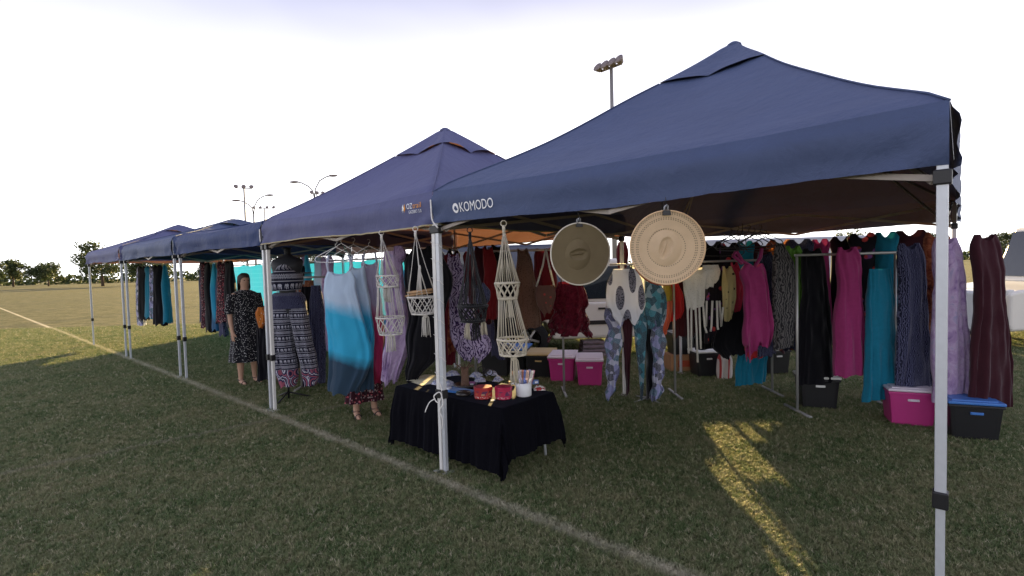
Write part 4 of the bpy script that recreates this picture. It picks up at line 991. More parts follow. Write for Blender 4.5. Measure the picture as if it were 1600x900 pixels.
# hanger cluster on the back bar
YH = 5.45
for i, (px, py, wp, yaw) in enumerate(((1142, 368, 70, .5), (1152, 364, 74, -.7), (1160, 360, 70, 1.0), (1170, 362, 80, -.2), (1178, 366, 76, .35), (1188, 362, 72, -1.0), (1196, 370, 66, .15), (1130, 376, 60, -.4))):
    hanger(px, py, wp, 24, YH+.05*i, M_HANGK, 'black hanger in the tangle above the magenta dress, '+('second from left', 'third from left', 'fourth from left', 'fourth from right', 'third from right', 'second from right', 'rightmost', 'leftmost')[i], yaw, 'black hangers above the magenta dress', .0055)
# clothes rail behind the right stall
def rail(label, x0, x1, Y, z, lab2=None):
    root = thing('clothes_rail', label, 'clothes rail', Vector(((x0+x1)/2, Y, 0))); h = (x1-x0)/2
    MB().tube([(-h, 0, z), (h, 0, z)], .014, 8).build('hanging_bar', M_STAND, root)
    for sg in (-1, 1):
        MB().tube([(sg*h*.96, 0, .03), (sg*h*.96, 0, z)], .014, 8).build('upright', M_STAND, root)
        MB().tube([(sg*h*.96, -.25, .022), (sg*h*.96, .25, .022)], .016, 8).build('foot_bar', M_STAND, root)
    return root
rail('grey clothes rail carrying the tops and dresses at right', atY(1050, 420, 6.2).x, atY(1210, 420, 6.2).x, 6.22, 1.62)
rail('grey clothes rail deep behind the macrame carrying dark dresses', atY(735, 400, 6.45).x, atY(880, 400, 6.45).x, 6.47, 1.82)
rail('grey clothes rail in the left stall behind the mannequin', atY(462, 430, 7.15).x, atY(520, 430, 7.15).x, 7.17, 1.55)

# ------------------------------------------------------------------ storage tubs and boxes
def tub(label, P, rz, size, mat, lidmat, group='storage tubs'):
    root = thing('storage_tub', label, 'storage tub', P, rz, group); a, d, h = size
    M_ = MB()
    def fn(u, v):
        e = u*4; i = int(e) % 4; f = (e-int(e))*2-1; k_ = .86+.14*v
        x, y = ((f, -1), (1, f), (-f, 1), (-1, -f))[i]; rr = 1-.04*(abs(f)**12)
        return (x*a/2*k_*rr, y*d/2*k_*rr, .004+(h-.02)*v)
    M_.grid(fn, 40, 6, cu=True, smooth=False); n0 = len(M_.v); M_.face([n0-40*7+i for i in range(40)][::-1]); M_.build('tub_body', mat, root)
    bevel(MB().box((0, 0, h-.028), (a*1.03, d*1.03, .022)).build('rim', mat, root), .006)
    if lidmat:
        l_ = bevel(MB().box((0, 0, h), (a*1.05, d*1.05, .026)).build('lid', lidmat, root), .009)
        MB().box((0, 0, h+.016), (a*.86, d*.82, .010), None, .97).build('lid_panel', lidmat, l_)
    bevel(MB().box((0, -d/2*.985-.006, h*.74), (a*.24, .016, .022)).build('handle', lidmat or mat, root), .004)
    return root
M_PINK = plain('pink_plastic', (.40, .028, .17), .38, 0, .5, .06); M_PALE = plain('pale_lid_plastic', (.58, .52, .58), .35, 0, .5, .06)
M_TUBK = plain('black_tub_plastic', (.012, .012, .014), .35, 0, .5); M_LIDB = plain('blue_lid_plastic', (.045, .16, .46), .35, 0, .5); M_LIDY = plain('tan_lid_plastic', (.45, .33, .14), .4, 0, .4)
M_LIDW = plain('white_lid_plastic', (.62, .62, .60), .4, 0, .4)
def gpm(px, py): return gp(px, py)
def put_tub(px, pyb, wpx, hpx, lab, mat, lid, rz=-.25, dpt=.34):
    P = gp(px, pyb); s = P.y/FPX; P = P+Vector((0, dpt/2, 0)); return tub(lab, P, rz, (wpx*s, dpt, hpx*s), mat, lid)
put_tub(884, 598, 42, 40, 'pink storage tub with pale lid, left of the two pink tubs', M_PINK, M_PALE, -.2, .58)
put_tub(927, 605, 42, 42, 'pink storage tub with pale lid, right of the two pink tubs', M_PINK, M_PALE, -.15, .58)
put_tub(776, 590, 46, 46, 'black tub standing behind the cream macrame tassel', M_TUBK, M_TUBK, -.2)
put_tub(806, 586, 46, 40, 'black tub with a bright blue lid behind the white pot', M_TUBK, M_LIDB, -.2, .58)
put_tub(848, 592, 44, 38, 'black tub with a tan lid beside the left pink tub', M_TUBK, M_LIDY, -.2, .58)
put_tub(1107, 590, 36, 40, 'black tub on the grass left of the striped bag', M_TUBK, M_LIDW, .1)
put_tub(1216, 586, 40, 40, 'dark tub with pale lid at the right end of the rack', M_TUBK, M_LIDW, .1)
M_CARD = plain('cardboard', (.36, .20, .10), .85, 0, .2, .15, 8)
CB = gp(1069, 581); s_ = CB.y/FPX; CB = CB+Vector((0, .17, 0))
cb = thing('cardboard_box', 'orange brown cardboard box beneath the black tub', 'box', CB, .05)
bevel(MB().box((0, 0, 26*s_/2), (42*s_, .34, 26*s_)).build('box_body', M_CARD, cb), .003)
MB().box((0, -.1715, 26*s_/2), (20*s_, .002, 10*s_)).build('printed_patch', plain('red_card_print', (.40, .08, .04), .8), cb)
for sg in (-1, 1): MB().box((0, sg*.09, 26*s_+.003), (41*s_, .15, .004)).build('flap', M_CARD, cb)
tub('black tub stacked on the cardboard box', CB+Vector((0, 0, 26*s_+.006)), .05, (36*s_, .32, 34*s_), M_TUBK, M_TUBK)
k = NT('striped_bag'); s = k.sep(k.tc()); c = k.mix(k.ma('GREATER_THAN', k.ma('SINE', k.ma('MULTIPLY', s[0], 60.0)), .75), (.55, .50, .47), (.38, .05, .05)); M_SBAG = k.fin(c, .8)
garment('carry_bag', 'white bag with red stripe on the grass by the teal trousers', 'bag', gp(1133, 592).y, [(552, 1124, 1140), (562, 1121, 1144), (580, 1119, 1146), (592, 1121, 1144)], M_SBAG, depth=.10, folds=(3, .02), hem=.0)
fp = gp(928, 560); folded('folded_blanket', 'pile of folded mauve blankets behind the pink tubs', 'blankets', fp+Vector((0, .2, 0)), .1, (.42, .34, .30), fabric('mauve_blanket', (.17, .13, .15), .05), layers=4)

# ------------------------------------------------------------------ people
M_SKIN = plain('skin', (.42, .25, .17), .55, 0, .35, .08, 25); M_HAIR = plain('dark_brown_hair', (.03, .018, .012), .55, 0, .4, .4, 80)
M_EYE = plain('eye_dark', (.02, .015, .012), .2, 0, .5)
def person_body(root, H=1.64, arms='down'):
    k_ = H/1.70
    V, E_, R_ = [], [], []
    def ch(pts, start=None):
        last = start
        for (x, y, z, r) in pts:
            V.append((x*k_, y*k_, z*k_)); R_.append(r*k_); i = len(V)-1
            if last is not None: E_.append((last, i))
            last = i
        return last
    pel = ch([(0, 0, .93, .135)]); ch([(0, -.01, 1.08, .115), (0, -.01, 1.22, .13), (0, 0, 1.36, .115), (0, 0, 1.44, .055), (0, -.01, 1.50, .052), (0, -.015, 1.565, .080), (0, -.012, 1.64, .078), (0, -.005, 1.675, .045)], pel)
    chest = 3
    for s in (-1, 1):
        ch([(s*.095, 0, .86, .098), (s*.10, -.01, .66, .078), (s*.10, -.012, .48, .056), (s*.102, .012, .34, .058), (s*.105, .02, .12, .036), (s*.108, .018, .06, .040), (s*.115, -.07, .034, .034), (s*.12, -.14, .024, .024), (s*.122, -.175, .02, .015)], pel)
        sh = ch([(s*.165, 0, 1.375, .062), (s*.205, .01, 1.27, .046), (s*.225, .015, 1.10, .038), (s*.235, -.02, .98, .035), (s*.24, -.07, .86, .026)], chest)
        pm = ch([(s*.24, -.09, .80, .028)], sh); 
        for f in range(4): ch([(s*(.24+.0), -.118+.022*f, .755, .0095), (s*(.238), -.122+.022*f, .725-.008*abs(f-1.5), .0085), (s*(.230), -.122+.022*f, .70-.010*abs(f-1.5), .007)], pm)
        ch([(s*.222, -.125, .785, .011), (s*.21, -.14, .755, .009)], pm)
    me = bpy.data.meshes.new('body'); me.from_pydata(V, E_, []); me.update()
    o = bpy.data.objects.new('body', me); COL.objects.link(o)
    md = o.modifiers.new('skin', 'SKIN'); md.use_smooth_shade = True
    for i, r in enumerate(R_): o.data.skin_vertices[0].data[i].radius = (r, r*(.8 if i in (0, 1, 2, 3) else 1))
    o.data.skin_vertices[0].data[0].use_root = True
    o.modifiers.new('smooth', 'SUBSURF').levels = 2
    bpy.context.view_layer.update()
    dg = bpy.context.evaluated_depsgraph_get(); m2_ = bpy.data.meshes.new_from_object(o.evaluated_get(dg)); bpy.data.objects.remove(o)
    # face: nose, brow, chin drawn out of the head surface
    for v in m2_.vertices:
        x, y, z = v.co/k_
        if z > 1.48 and y < -.04:
            v.co.y -= k_*(.026*math.exp(-((x/.012)**2+((z-1.575)/.020)**2))+.010*math.exp(-((x/.03)**2+((z-1.515)/.014)**2))+.008*math.exp(-((x/.02)**2+((z-1.54)/.007)**2)))
            v.co.y += k_*.010*math.exp(-(((abs(x)-.03)/.013)**2+((z-1.605)/.012)**2))
    m2_.materials.clear(); m2_.materials.append(M_SKIN)
    for p in m2_.polygons: p.use_smooth = True
    b = bpy.data.objects.new('body', m2_); COL.objects.link(b); b.parent = root
    for s in (-1, 1): MB().ell((s*.030*k_, -.083*k_, 1.603*k_), (.011*k_, .007*k_, .007*k_), 8, 6).build('eye', M_EYE, root)
    return k_
def tube_cloth(name, root, prof, mat, k_, folds=(9, .012), seed=0, legs=None):
    """prof: (z, cx, cy, rx, ry) rows, top to bottom"""
    n = len(prof)-1; N_ = 26
    def fn(u, v):
        t = v*n; i = min(int(t), n-1); f = t-i; f = f*f*(3-2*f)
        z, cx_, cy_, rx, ry = [prof[i][q]*(1-f)+prof[i+1][q]*f for q in range(5)]
        th = 2*pi*u; w_ = folds[1]*v*sin(folds[0]*th+seed+2*noise.noise(Vector((v*2, seed, 0))))+.004*noise.noise(Vector((cos(th)*3, sin(th)*3, v*8+seed)))
        return Vector((cx_+(rx+w_)*cos(th), cy_+(ry+w_)*sin(th), z))*k_
    return MB().grid(fn, 44, N_, cu=True, flip=True).build(name, mat, root)
def hair(root, k_, long=True, mat=None):
    def fn(u, v):
        th = 2*pi*u; ph = v*pi*.62; back = .5+.5*sin(th)
        drop = (.20 if long else .05)*max(0, v-.55)/.45*(back**.6)
        r = 1+.05*noise.noise(Vector((cos(th)*6, sin(th)*6, v*4)))
        return Vector((.096*sin(min(ph, pi*.52))*cos(th)*r, .002+.104*sin(min(ph, pi*.52))*sin(th)*r+(.018 if sin(th) < -.2 else 0)*v*2.0, 1.612+.104*cos(min(ph, pi*.52*1.0))-drop-(0 if sin(th) > -.35 else -.04*v)))*k_
    return MB().grid(fn, 30, 16, cu=True).build('hair', mat or M_HAIR, root)
def sandals(root, k_, mat):
    for s in (-1, 1):
        o = MB().grid(lambda u, v: Vector((s*.115+.036*(1-.25*abs(v-.4))*cos(2*pi*u)*(1 if v > 0 else 0), -.075+.115*sin(2*pi*u), .002+.010*v))*k_, 20, 1, cu=True)
        n = len(o.v); o.face([n-20+i for i in range(20)]); so = o.build('sandal', mat, root)
        MB().tube([Vector((s*.115+.042*cos(a*pi/8), -.10, .012+.045*sin(a*pi/8)))*k_ for a in range(9)], .006, 5).build('toe_strap', mat, so)
        MB().tube([Vector((s*.107+.047*cos(a*pi/8), .018+.047*sin(a*pi/8), .075))*k_ for a in range(16)], .005, 5, closed=True).build('ankle_strap', mat, so)
# shopper behind the dip-dyed dresses (feet and cropped floral trousers show)
PF = gp(572, 650); p1 = thing('person', 'person in red floral cropped trousers and sandals, hidden behind the turquoise dresses', 'person', PF, .55)
kk = person_body(p1, 1.60)
for s in (-1, 1): tube_cloth('trouser_leg', p1, [(.92, s*.07, 0, .12, .13), (.70, s*.10, 0, .115, .115), (.45, s*.105, .0, .11, .11), (.30, s*.105, .015, .10, .10), (.18, s*.108, .018, .115, .115)], F['redfloral'], kk, (7, .02), s)
tube_cloth('blouse', p1, [(1.47, 0, 0, .07, .06), (1.42, 0, 0, .17, .09), (1.34, 0, 0, .235, .13), (1.15, 0, 0, .205, .155), (.90, 0, 0, .21, .18), (.78, 0, 0, .22, .19)], F['black'], kk, (8, .012), 2)
hair(p1, kk); sandals(p1, kk, M_BLACKPL)
# shopper in dotted dress at the left edge
PD_ = Vector((atY(384, 500, 7.6).x, 7.6, 0)); p2 = thing('person', 'person in a long black dress with white dots by the thin left post', 'person', PD_, .9)
kk = person_body(p2, 1.62)
tube_cloth('dress', p2, [(1.46, 0, 0, .07, .06), (1.42, 0, 0, .165, .09), (1.34, 0, 0, .22, .125), (1.12, 0, 0, .175, .15), (.90, 0, 0, .20, .18), (.60, 0, 0, .22, .20), (.36, 0, 0, .25, .23)], F['dots'], kk, (8, .018), 5)
for s in (-1, 1): tube_cloth('sleeve', p2, [(1.40, s*.17, 0, .075, .075), (1.27, s*.205, .01, .075, .07), (1.10, s*.228, .015, .07, .065)], F['dots'], kk, (5, .006), s)
hair(p2, kk); sandals(p2, kk, M_BLACKPL)
# stallholder in dark hat beyond the mannequin
PH_ = Vector((atY(473, 450, 8.3).x, 8.3, 0)); p3 = thing('person', 'person in a dark brimmed hat and rust wrap behind the mannequin', 'person', PH_, -.5)
kk = person_body(p3, 1.66)
tube_cloth('wrap', p3, [(1.47, 0, 0, .075, .065), (1.42, 0, 0, .18, .10), (1.33, 0, 0, .245, .14), (1.10, 0, 0, .26, .19), (.88, 0, 0, .27, .21)], F['rust'], kk, (7, .02), 8)
tube_cloth('skirt', p3, [(1.0, 0, 0, .16, .14), (.80, 0, 0, .19, .17), (.50, 0, 0, .21, .2), (.12, 0, 0, .25, .24)], F['black'], kk, (9, .02), 4)
hair(p3, kk); sandals(p3, kk, M_BLACKPL)
ho = MB().lathe([(.20, -.022), (.15, -.008), (.095, .0), (.092, .06), (.07, .10), (.001, .105)], 28); h_ = ho.build('brimmed_hat', F['black']); h_.location = PH_+Vector((0, 0, 1.625)); tag(h_, 'dark brimmed hat worn by the person behind the mannequin', 'hat')

# ------------------------------------------------------------------ walls and stock of the stalls along the row
def tarp(label, s0, s1, t, z0, z1, mat, seed):
    L = s1-s0
    root = thing('tarpaulin', label, 'tarpaulin', ST((s0+s1)/2, t, 0), -ANG)
    m = MB(); m.grid(lambda u, v: (-L/2+L*u, .035*sin(u*L*7+seed)*(.4+.6*(1-v))+.05*noise.noise(Vector((u*L*1.4, v*2, seed))), z0+(z1-z0)*v-.03*abs(sin(u*L*1.05*pi))*(v**6)), int(L*14), 14)
    m.build('sheet', mat, root)
    MB().tube([(-L/2, 0, z1+.01), (L/2, 0, z1+.01)], .016, 8).build('top_rail', M_TRUSS, root)
    return root
k = NT('cyan_tarpaulin'); v = k.tc(); st_ = k.ma('GREATER_THAN', k.ma('SINE', k.ma('MULTIPLY', k.sep(v)[2], 55.0)), .80)
c = k.mix(k.ma('MULTIPLY', st_, .25), k.mix(k.noise(v, 3, 4), (.02, .24, .44), (.03, .31, .52)), (.2, .48, .68)); k.bump(k.noise(v, 9, 4), .5, .02); M_CYAN = k.fin(c, .45, 0, .3, .38, (.03, .36, .68))
k = NT('dark_tarpaulin'); M_DTARP = k.fin((.03, .032, .05), .7, 0, .2, .03, (.05, .05, .08))
tarp('cyan tarpaulin wall behind the far left tents', -12.6, -8.2, 3.16, .05, 1.86, M_CYAN, 1)
tarp('cyan tarpaulin wall behind the bright blue tent', -8.3, -4.4, 3.08, .05, 1.84, M_CYAN, 4)
# garments hung on the stalls' back bars and along the tents at left
GR = random.Random(5)
def bulk(names, s0, s1, t, y_top_z, hz, grp, where, n):
    for i in range(n):
        s = s0+(s1-s0)*(i+.5)/n; nm, lb, fk, cat = names[i % len(names)]
        P = ST(s, t+GR.uniform(-.05, .05)); top = y_top_z+GR.uniform(-.04, .02); bot = top-hz*GR.uniform(.85, 1.1); hw = GR.uniform(.16, .24)
        sd_ = GR.uniform(0, 50); nf = GR.choice((3, 4, 5)); fl = GR.uniform(1.05, 1.5)
        pr = [(0, .62), (.03, .90), (.07, .93), (.14, .74), (.35, .80), (.7, .95*fl**.5), (1, fl)]
        def fn(u, v):
            for a, b in zip(pr, pr[1:]):
                if v <= b[0]+1e-9: f = (v-a[0])/(b[0]-a[0]); w_ = a[1]+(b[1]-a[1])*f; break
            th = 2*pi*u; c = cos(th)
            return (hw*w_*c*.8, (.03+.05*min(1, v*3))*sin(th)+.03*(.2+v)*(.6-2*abs(noise.noise(Vector((c*nf*.6, v*1.3, sd_))))), (top-bot)*(1-v)+.03*v**4*sin(nf*2*c+sd_)-.06*max(0, 1-(c/.6)**2)*max(0, 1-v*6))
        m = MB(); m.grid(fn, 40, 22, cu=True, flip=True)
        o = m.build(nm, F[fk]); o.location = P+Vector((0, 0, bot)); o.rotation_euler.z = -ANG+GR.uniform(-.5, .5)
        tag(o, '%s, %s' % (lb, where[i] if isinstance(where, list) else where), cat, grp)
ordn = ['leftmost', 'second from left', 'third from left', 'fourth from left', 'fifth from left', 'sixth from left', 'seventh from left', 'eighth from left', 'ninth from left', 'tenth from left']
bulk([('long_dress', 'long black dress on the back bar of the dusty navy tent', 'black', 'dress'), ('long_dress', 'maroon dress on the back bar of the dusty navy tent', 'maroon', 'dress'), ('long_dress', 'dark print dress on the back bar of the dusty navy tent', 'navyprint', 'dress')],
     -4.2, -1.9, 2.85, 1.9, 1.5, 'dresses on the back bar of the dusty navy tent', ordn, 6)
bulk([('back_row_dress', 'black dress on the back bar of the large navy tent', 'black', 'dress'), ('back_row_dress', 'flowered dress on the back bar of the large navy tent', 'floral', 'dress'), ('back_row_dress', 'teal dress on the back bar of the large navy tent', 'teal', 'dress'),
      ('back_row_dress', 'wine dress on the back bar of the large navy tent', 'wine', 'dress'), ('back_row_dress', 'rust print dress on the back bar of the large navy tent', 'rust', 'dress'), ('back_row_dress', 'navy print dress on the back bar of the large navy tent', 'navyprint', 'dress'), ('back_row_dress', 'magenta dress on the back bar of the large navy tent', 'magenta', 'dress')],
     .45, 3.0, 4.4, 1.88, 1.35, 'dresses on the back bar of the large navy tent', ordn+['eleventh from left', 'rightmost'], 12)
bulk([('long_dress', 'turquoise dip-dyed dress in the bright blue tent', 'dip_turq', 'dress'), ('long_dress', 'lilac dress in the bright blue tent', 'lilac', 'dress'), ('long_dress', 'cyan dress in the bright blue tent', 'cyan', 'dress')],
     -5.7, -4.1, 1.5, 1.88, 1.35, 'dresses in the bright blue tent', ordn, 5)
bulk([('long_dress', 'dark print dress in the far left navy tent', 'navyprint', 'dress'), ('long_dress', 'red floral dress in the far left navy tent', 'redfloral', 'dress'), ('long_dress', 'black dress in the far left navy tent', 'black', 'dress'), ('long_dress', 'cyan dress in the far left navy tent', 'cyan', 'dress')],
     -9.0, -7.3, 1.2, 1.88, 1.3, 'dresses in the far left navy tent', ordn, 7)
bulk([('long_dress', 'indigo dress in the last tent of the row', 'indigo', 'dress'), ('long_dress', 'black dress in the last tent of the row', 'black', 'dress'), ('long_dress', 'teal dress in the last tent of the row', 'teal', 'dress')],
     -12.3, -9.9, .9, 1.88, 1.3, 'dresses in the last tent', ordn, 6)
# right end of the right stall
for nm, lab, cat, Y, rw, f in [
 ('black_maxi_dress', 'black maxi dress hanging right of the scroll-print wrap', 'dress', 5.5, [(388, 1262, 1276), (402, 1252, 1288), (450, 1254, 1292), (540, 1248, 1302), (600, 1246, 1306)], 'black'),
 ('green_top', 'leaf green top peeking out right of the scroll-print wrap', 'top', 5.75, [(384, 1232, 1246), (400, 1228, 1256), (470, 1230, 1258), (500, 1232, 1256)], 'green'),
 ('strap_dress', 'magenta dress near the right front post', 'dress', 5.2, [(386, 1316, 1330), (402, 1306, 1344), (450, 1310, 1344), (520, 1304, 1354), (585, 1302, 1358)], 'magenta'),
 ('wide_trousers', 'teal wide trousers hanging near the right front post', 'trousers', 5.1, [(420, 1358, 1392), (480, 1354, 1396), (560, 1352, 1402), (624, 1350, 1404)], 'teal'),
 ('print_dress', 'navy print dress right of the teal wide trousers', 'dress', 4.95, [(380, 1414, 1428), (396, 1402, 1444), (450, 1406, 1446), (540, 1402, 1454), (610, 1400, 1458)], 'navyprint'),
 ('lilac_dress', 'lilac dress at the far right edge of the stall', 'dress', 4.7, [(372, 1470, 1486), (390, 1458, 1502), (450, 1462, 1506), (540, 1456, 1516), (620, 1454, 1520)], 'lilac'),
 ('wine_dress', 'wine red dress at the far right edge beside the lilac one', 'dress', 4.55, [(366, 1532, 1548), (384, 1518, 1564), (450, 1522, 1568), (560, 1516, 1580), (640, 1514, 1584)], 'wine'),
 ]: garment(nm, lab, cat, Y, rw, F[f], depth=.08, folds=(4, .022))
rail('grey clothes rail at the right end of the large navy tent', atY(1240, 410, 5.4).x, atY(1400, 410, 5.4).x, 5.38, 1.66)
put_tub(1290, 640, 56, 50, 'black tub with pale lid under the black maxi dress', M_TUBK, M_LIDW, -.3)
put_tub(1440, 668, 64, 58, 'pink tub under the navy print dress at far right', M_PINK, M_PALE, -.4)
put_tub(1540, 690, 70, 60, 'black tub with blue lid at the far right edge', M_TUBK, M_LIDB, -.4)

# ------------------------------------------------------------------ parked vehicles
M_TYRE = plain('tyre_rubber', (.014, .014, .015), .85); M_ALLOY = plain('alloy_rim', (.55, .55, .56), .3, .8, .5, .05)
k = NT('dark_window_glass'); k.b.inputs['Coat Weight'].default_value = .6; M_GLASS = k.fin((.02, .025, .03), .06, 0, .6)
M_LAMPR = plain('red_tail_lamp', (.35, .01, .01), .2, 0, .5); M_LAMPW = plain('clear_head_lamp', (.6, .6, .6), .1, 0, .6)
def paint(name, col):
    k = NT(name); k.b.inputs['Coat Weight'].default_value = .5; k.b.inputs['Coat Roughness'].default_value = .08
    return k.fin(k.mix(k.noise(k.tc(), 4, 4), tuple(x*.93 for x in col), tuple(min(1, x*1.04) for x in col)), .35, 0, .5)
def vehicle(name, label, cat, P, rz, L, W, H, mat, kind='wagon', wr=.35):
    root = thing(name, label, cat, P, rz); h2 = L/2; zb = .30; zs = .98 if kind != 'van' else 1.10
    ax = (-L*.31, L*.29)
    def arch(xc): return [(xc+(wr+.07)*cos(a), max(zb, wr+(wr+.07)*sin(a))) for a in [pi-q*pi/8 for q in range(9)]]
    low = [(-h2+.03, zb+.12), (-h2+.06, zb)]+arch(ax[0])+arch(ax[1])+[(h2-.05, zb), (h2-.01, zb+.15)]
    nose = .95 if kind == 'van' else .74
    top = [(h2-.02, zs), (-L*.22, zs), (-L*.24, zs-.01), (-h2+.20, zs-.10), (-h2+.04, nose)]
    b = bevel(MB().prism(low+top, -W/2, W/2).build('body', mat, root), .05, 3)
    xf, xr = (-L*.24, (h2-.04 if kind != 'ute' else L*.10)); rf = -L*.17 if kind == 'van' else -L*.09
    # cabin with tumblehome
    m = MB(); pts = [(xf, zs-.02), (rf, H-.03), (rf+.25, H), (xr-.25, H), (xr-.10, H-.06), (xr, zs-.02)]; n = len(pts)
    for sg in (-1, 1):
        for x, z in pts: m.v.append(Vector((x, sg*(W/2-.02-.13*(z-zs)/(H-zs)), z)))
    for i in range(n): j = (i+1) % n; m.face((i, j, n+j, n+i))
    m.face(list(range(n))[::-1]); m.face(list(range(n, 2*n))); bevel(m.build('cabin', mat, root), .05, 3)
    def pane(poly, sg, nm='side_window'):
        m = MB()
        for off in (.012, -.02):
            for x, z in poly: m.v.append(Vector((x, sg*(W/2-.02-.13*(z-zs)/(H-zs)+off), z)))
        q = len(poly); m.face(list(range(q))[::1 if sg < 0 else -1]); m.face(list(range(q, 2*q)))
        for i in range(q): j = (i+1) % q; m.face((i, j, q+j, q+i))
        m.build(nm, M_GLASS, root)
    z0, z1 = zs+.05, H-.13
    span = [(rf+.02, rf+L*.19), (rf+L*.205, rf+L*.38), (rf+L*.395, xr-.16)] if kind == 'wagon' else [(rf+.02, rf+L*.17)]
    for sg in (-1, 1):
        for i, (a, c) in enumerate(span):
            lx = a-(.30 if i == 0 else 0); pane([(lx, z0), (c, z0), (c-(.10 if c == span[-1][1] and kind == 'wagon' else 0), z1), (a, z1)], sg)
    def slab(x0, z0_, x1, z1_, nm):
        d = Vector((x1-x0, 0, z1_-z0_)); nv = Vector((-d.z, 0, d.x)).normalized()*.014*(1 if nm == 'windscreen' else -1)
        m = MB(); p = Vector((x0, 0, z0_))+d*.08; q = Vector((x0, 0, z0_))+d*.92
        for o_ in (nv, -nv):
            for c_, y in ((p, -1), (p, 1), (q, 1), (q, -1)): m.v.append(c_+o_+Vector((0, y*(W/2-.16), 0)))
        for f in ((0, 1, 2, 3), (7, 6, 5, 4), (0, 4, 5, 1), (1, 5, 6, 2), (2, 6, 7, 3), (3, 7, 4, 0)): m.face(f)
        m.build(nm, M_GLASS, root)
    slab(xf, zs, rf, H-.03, 'windscreen'); slab(xr, zs, xr-.10, H-.06, 'rear_window')
    for x in ax:
        for sg in (-1, 1):
            y = sg*(W/2-.10); R90 = Matrix.Rotation(pi/2*sg, 3, 'X').to_4x4(); T = Matrix.Translation((x, y, wr)) @ R90
            t_ = MB().lathe([(wr*.58, -.10), (wr*.92, -.11), (wr, -.07), (wr, .07), (wr*.92, .11), (wr*.60, .105), (wr*.56, .06)], 32, T).build('wheel', M_TYRE, root)
            m = MB().lathe([(wr*.58, .07), (wr*.62, .10), (wr*.54, .10), (wr*.52, .05)], 32, T)
            for q in range(5):
                a = 2*pi*q/5+.3; m.bar(T @ Vector((cos(a)*.03, sin(a)*.03, .085)), T @ Vector((cos(a)*wr*.56, sin(a)*wr*.56, .085)), .05, .035)
            m.lathe([(.001, .10), (.05, .10), (.06, .07)], 12, T); m.build('rim', M_ALLOY, t_)
    for sg in (-1, 1):
        bevel(MB().box((-h2+.10, sg*(W/2-.22), nose-.02), (.12, .34, .16)).build('headlight', M_LAMPW, root), .02)
        bevel(MB().box((h2-.04, sg*(W/2-.13), .90), (.08, .14, .34)).build('tail_light', M_LAMPR, root), .02)
        bevel(MB().box((xf+.30, sg*(W/2+.09), zs+.10), (.12, .18, .14)).build('mirror', M_BLACKPL, root), .03)
        MB().box((.1, sg*(W/2+.004), .62), (L*.34, .02, .07)).build('side_moulding', M_BLACKPL, root)
        for xd in (-L*.03, L*.15): bevel(MB().box((xd, sg*(W/2+.008), .86), (.18, .02, .035)).build('door_handle', M_BLACKPL, root), .006)
        for xd in (-L*.14, L*.035, L*.20): MB().box((xd, sg*(W/2+.0005), .68), (.008, .004, .55)).build('door_gap', M_BLACKPL, root)
    bevel(MB().box((-h2+.0, 0, .48), (.16, W*.94, .24)).build('front_bumper', M_BLACKPL, root), .05, 3)
    bevel(MB().box((h2-.0, 0, .48), (.16, W*.94, .24)).build('rear_bumper', M_BLACKPL, root), .05, 3)
    return root
M_PW = paint('white_car_paint', (.66, .63, .57)); M_PS = paint('silver_car_paint', (.32, .33, .35)); M_PB = paint('dark_blue_car_paint', (.02, .03, .07))
wx = atY(825, 527, 8.9).x
vehicle('parked_pickup', 'white utility pickup with low tray parked behind the burgundy skirt', 'car', Vector((wx+4.6*.31, 9.8, 0)), .03, 4.6, 1.78, 1.72, M_PW, 'ute', .34)
vehicle('parked_van', 'added dark van behind the black kaftan, blocking low sun', 'van', Vector((-.95, 12.0, 0)), .04, 4.9, 1.9, 2.1, M_PB, 'van', .34)  # added to keep the low sun off the grass in front
vehicle('parked_van', 'added silver van behind the right clothes rail, edging the sun gap', 'van', Vector((5.62, 9.7, 0)), pi-.04, 4.9, 1.86, 2.0, M_PS, 'van', .34)  # added; its rear end is placed to narrow the sun streak
vehicle('parked_van', 'white van parked beyond the right end of the stall', 'van', Vector((10.8, 9.4, 0)), -.05, 5.0, 1.9, 2.15, M_PW, 'van', .34)

def blockfn(u, v):  # load added on the pickup tray to block sun and trim the streak
    th = 2*pi*u; e = lambda a: abs(a)**.4*(1 if a > 0 else -1)
    k_ = 1-.10*v if v < .85 else (1-.10*.85)*max(.001, (1-((v-.85)/.15)**2))**.5
    return (.74*k_*e(cos(th)), .72*k_*e(sin(th)), .27*min(1, v/.85)+.03*noise.noise(Vector((cos(th)*3, sin(th)*3, v*4)))*(v > .1))
o = MB().grid(blockfn, 48, 20, cu=True).build('added_sun_block', fabric('sun_block_grey', (.12, .12, .13), .02)); o.location = (1.66, 9.8, .985); o.rotation_euler.z = .03
tag(o, "grey tarp-covered load on the white pickup's tray", 'load')

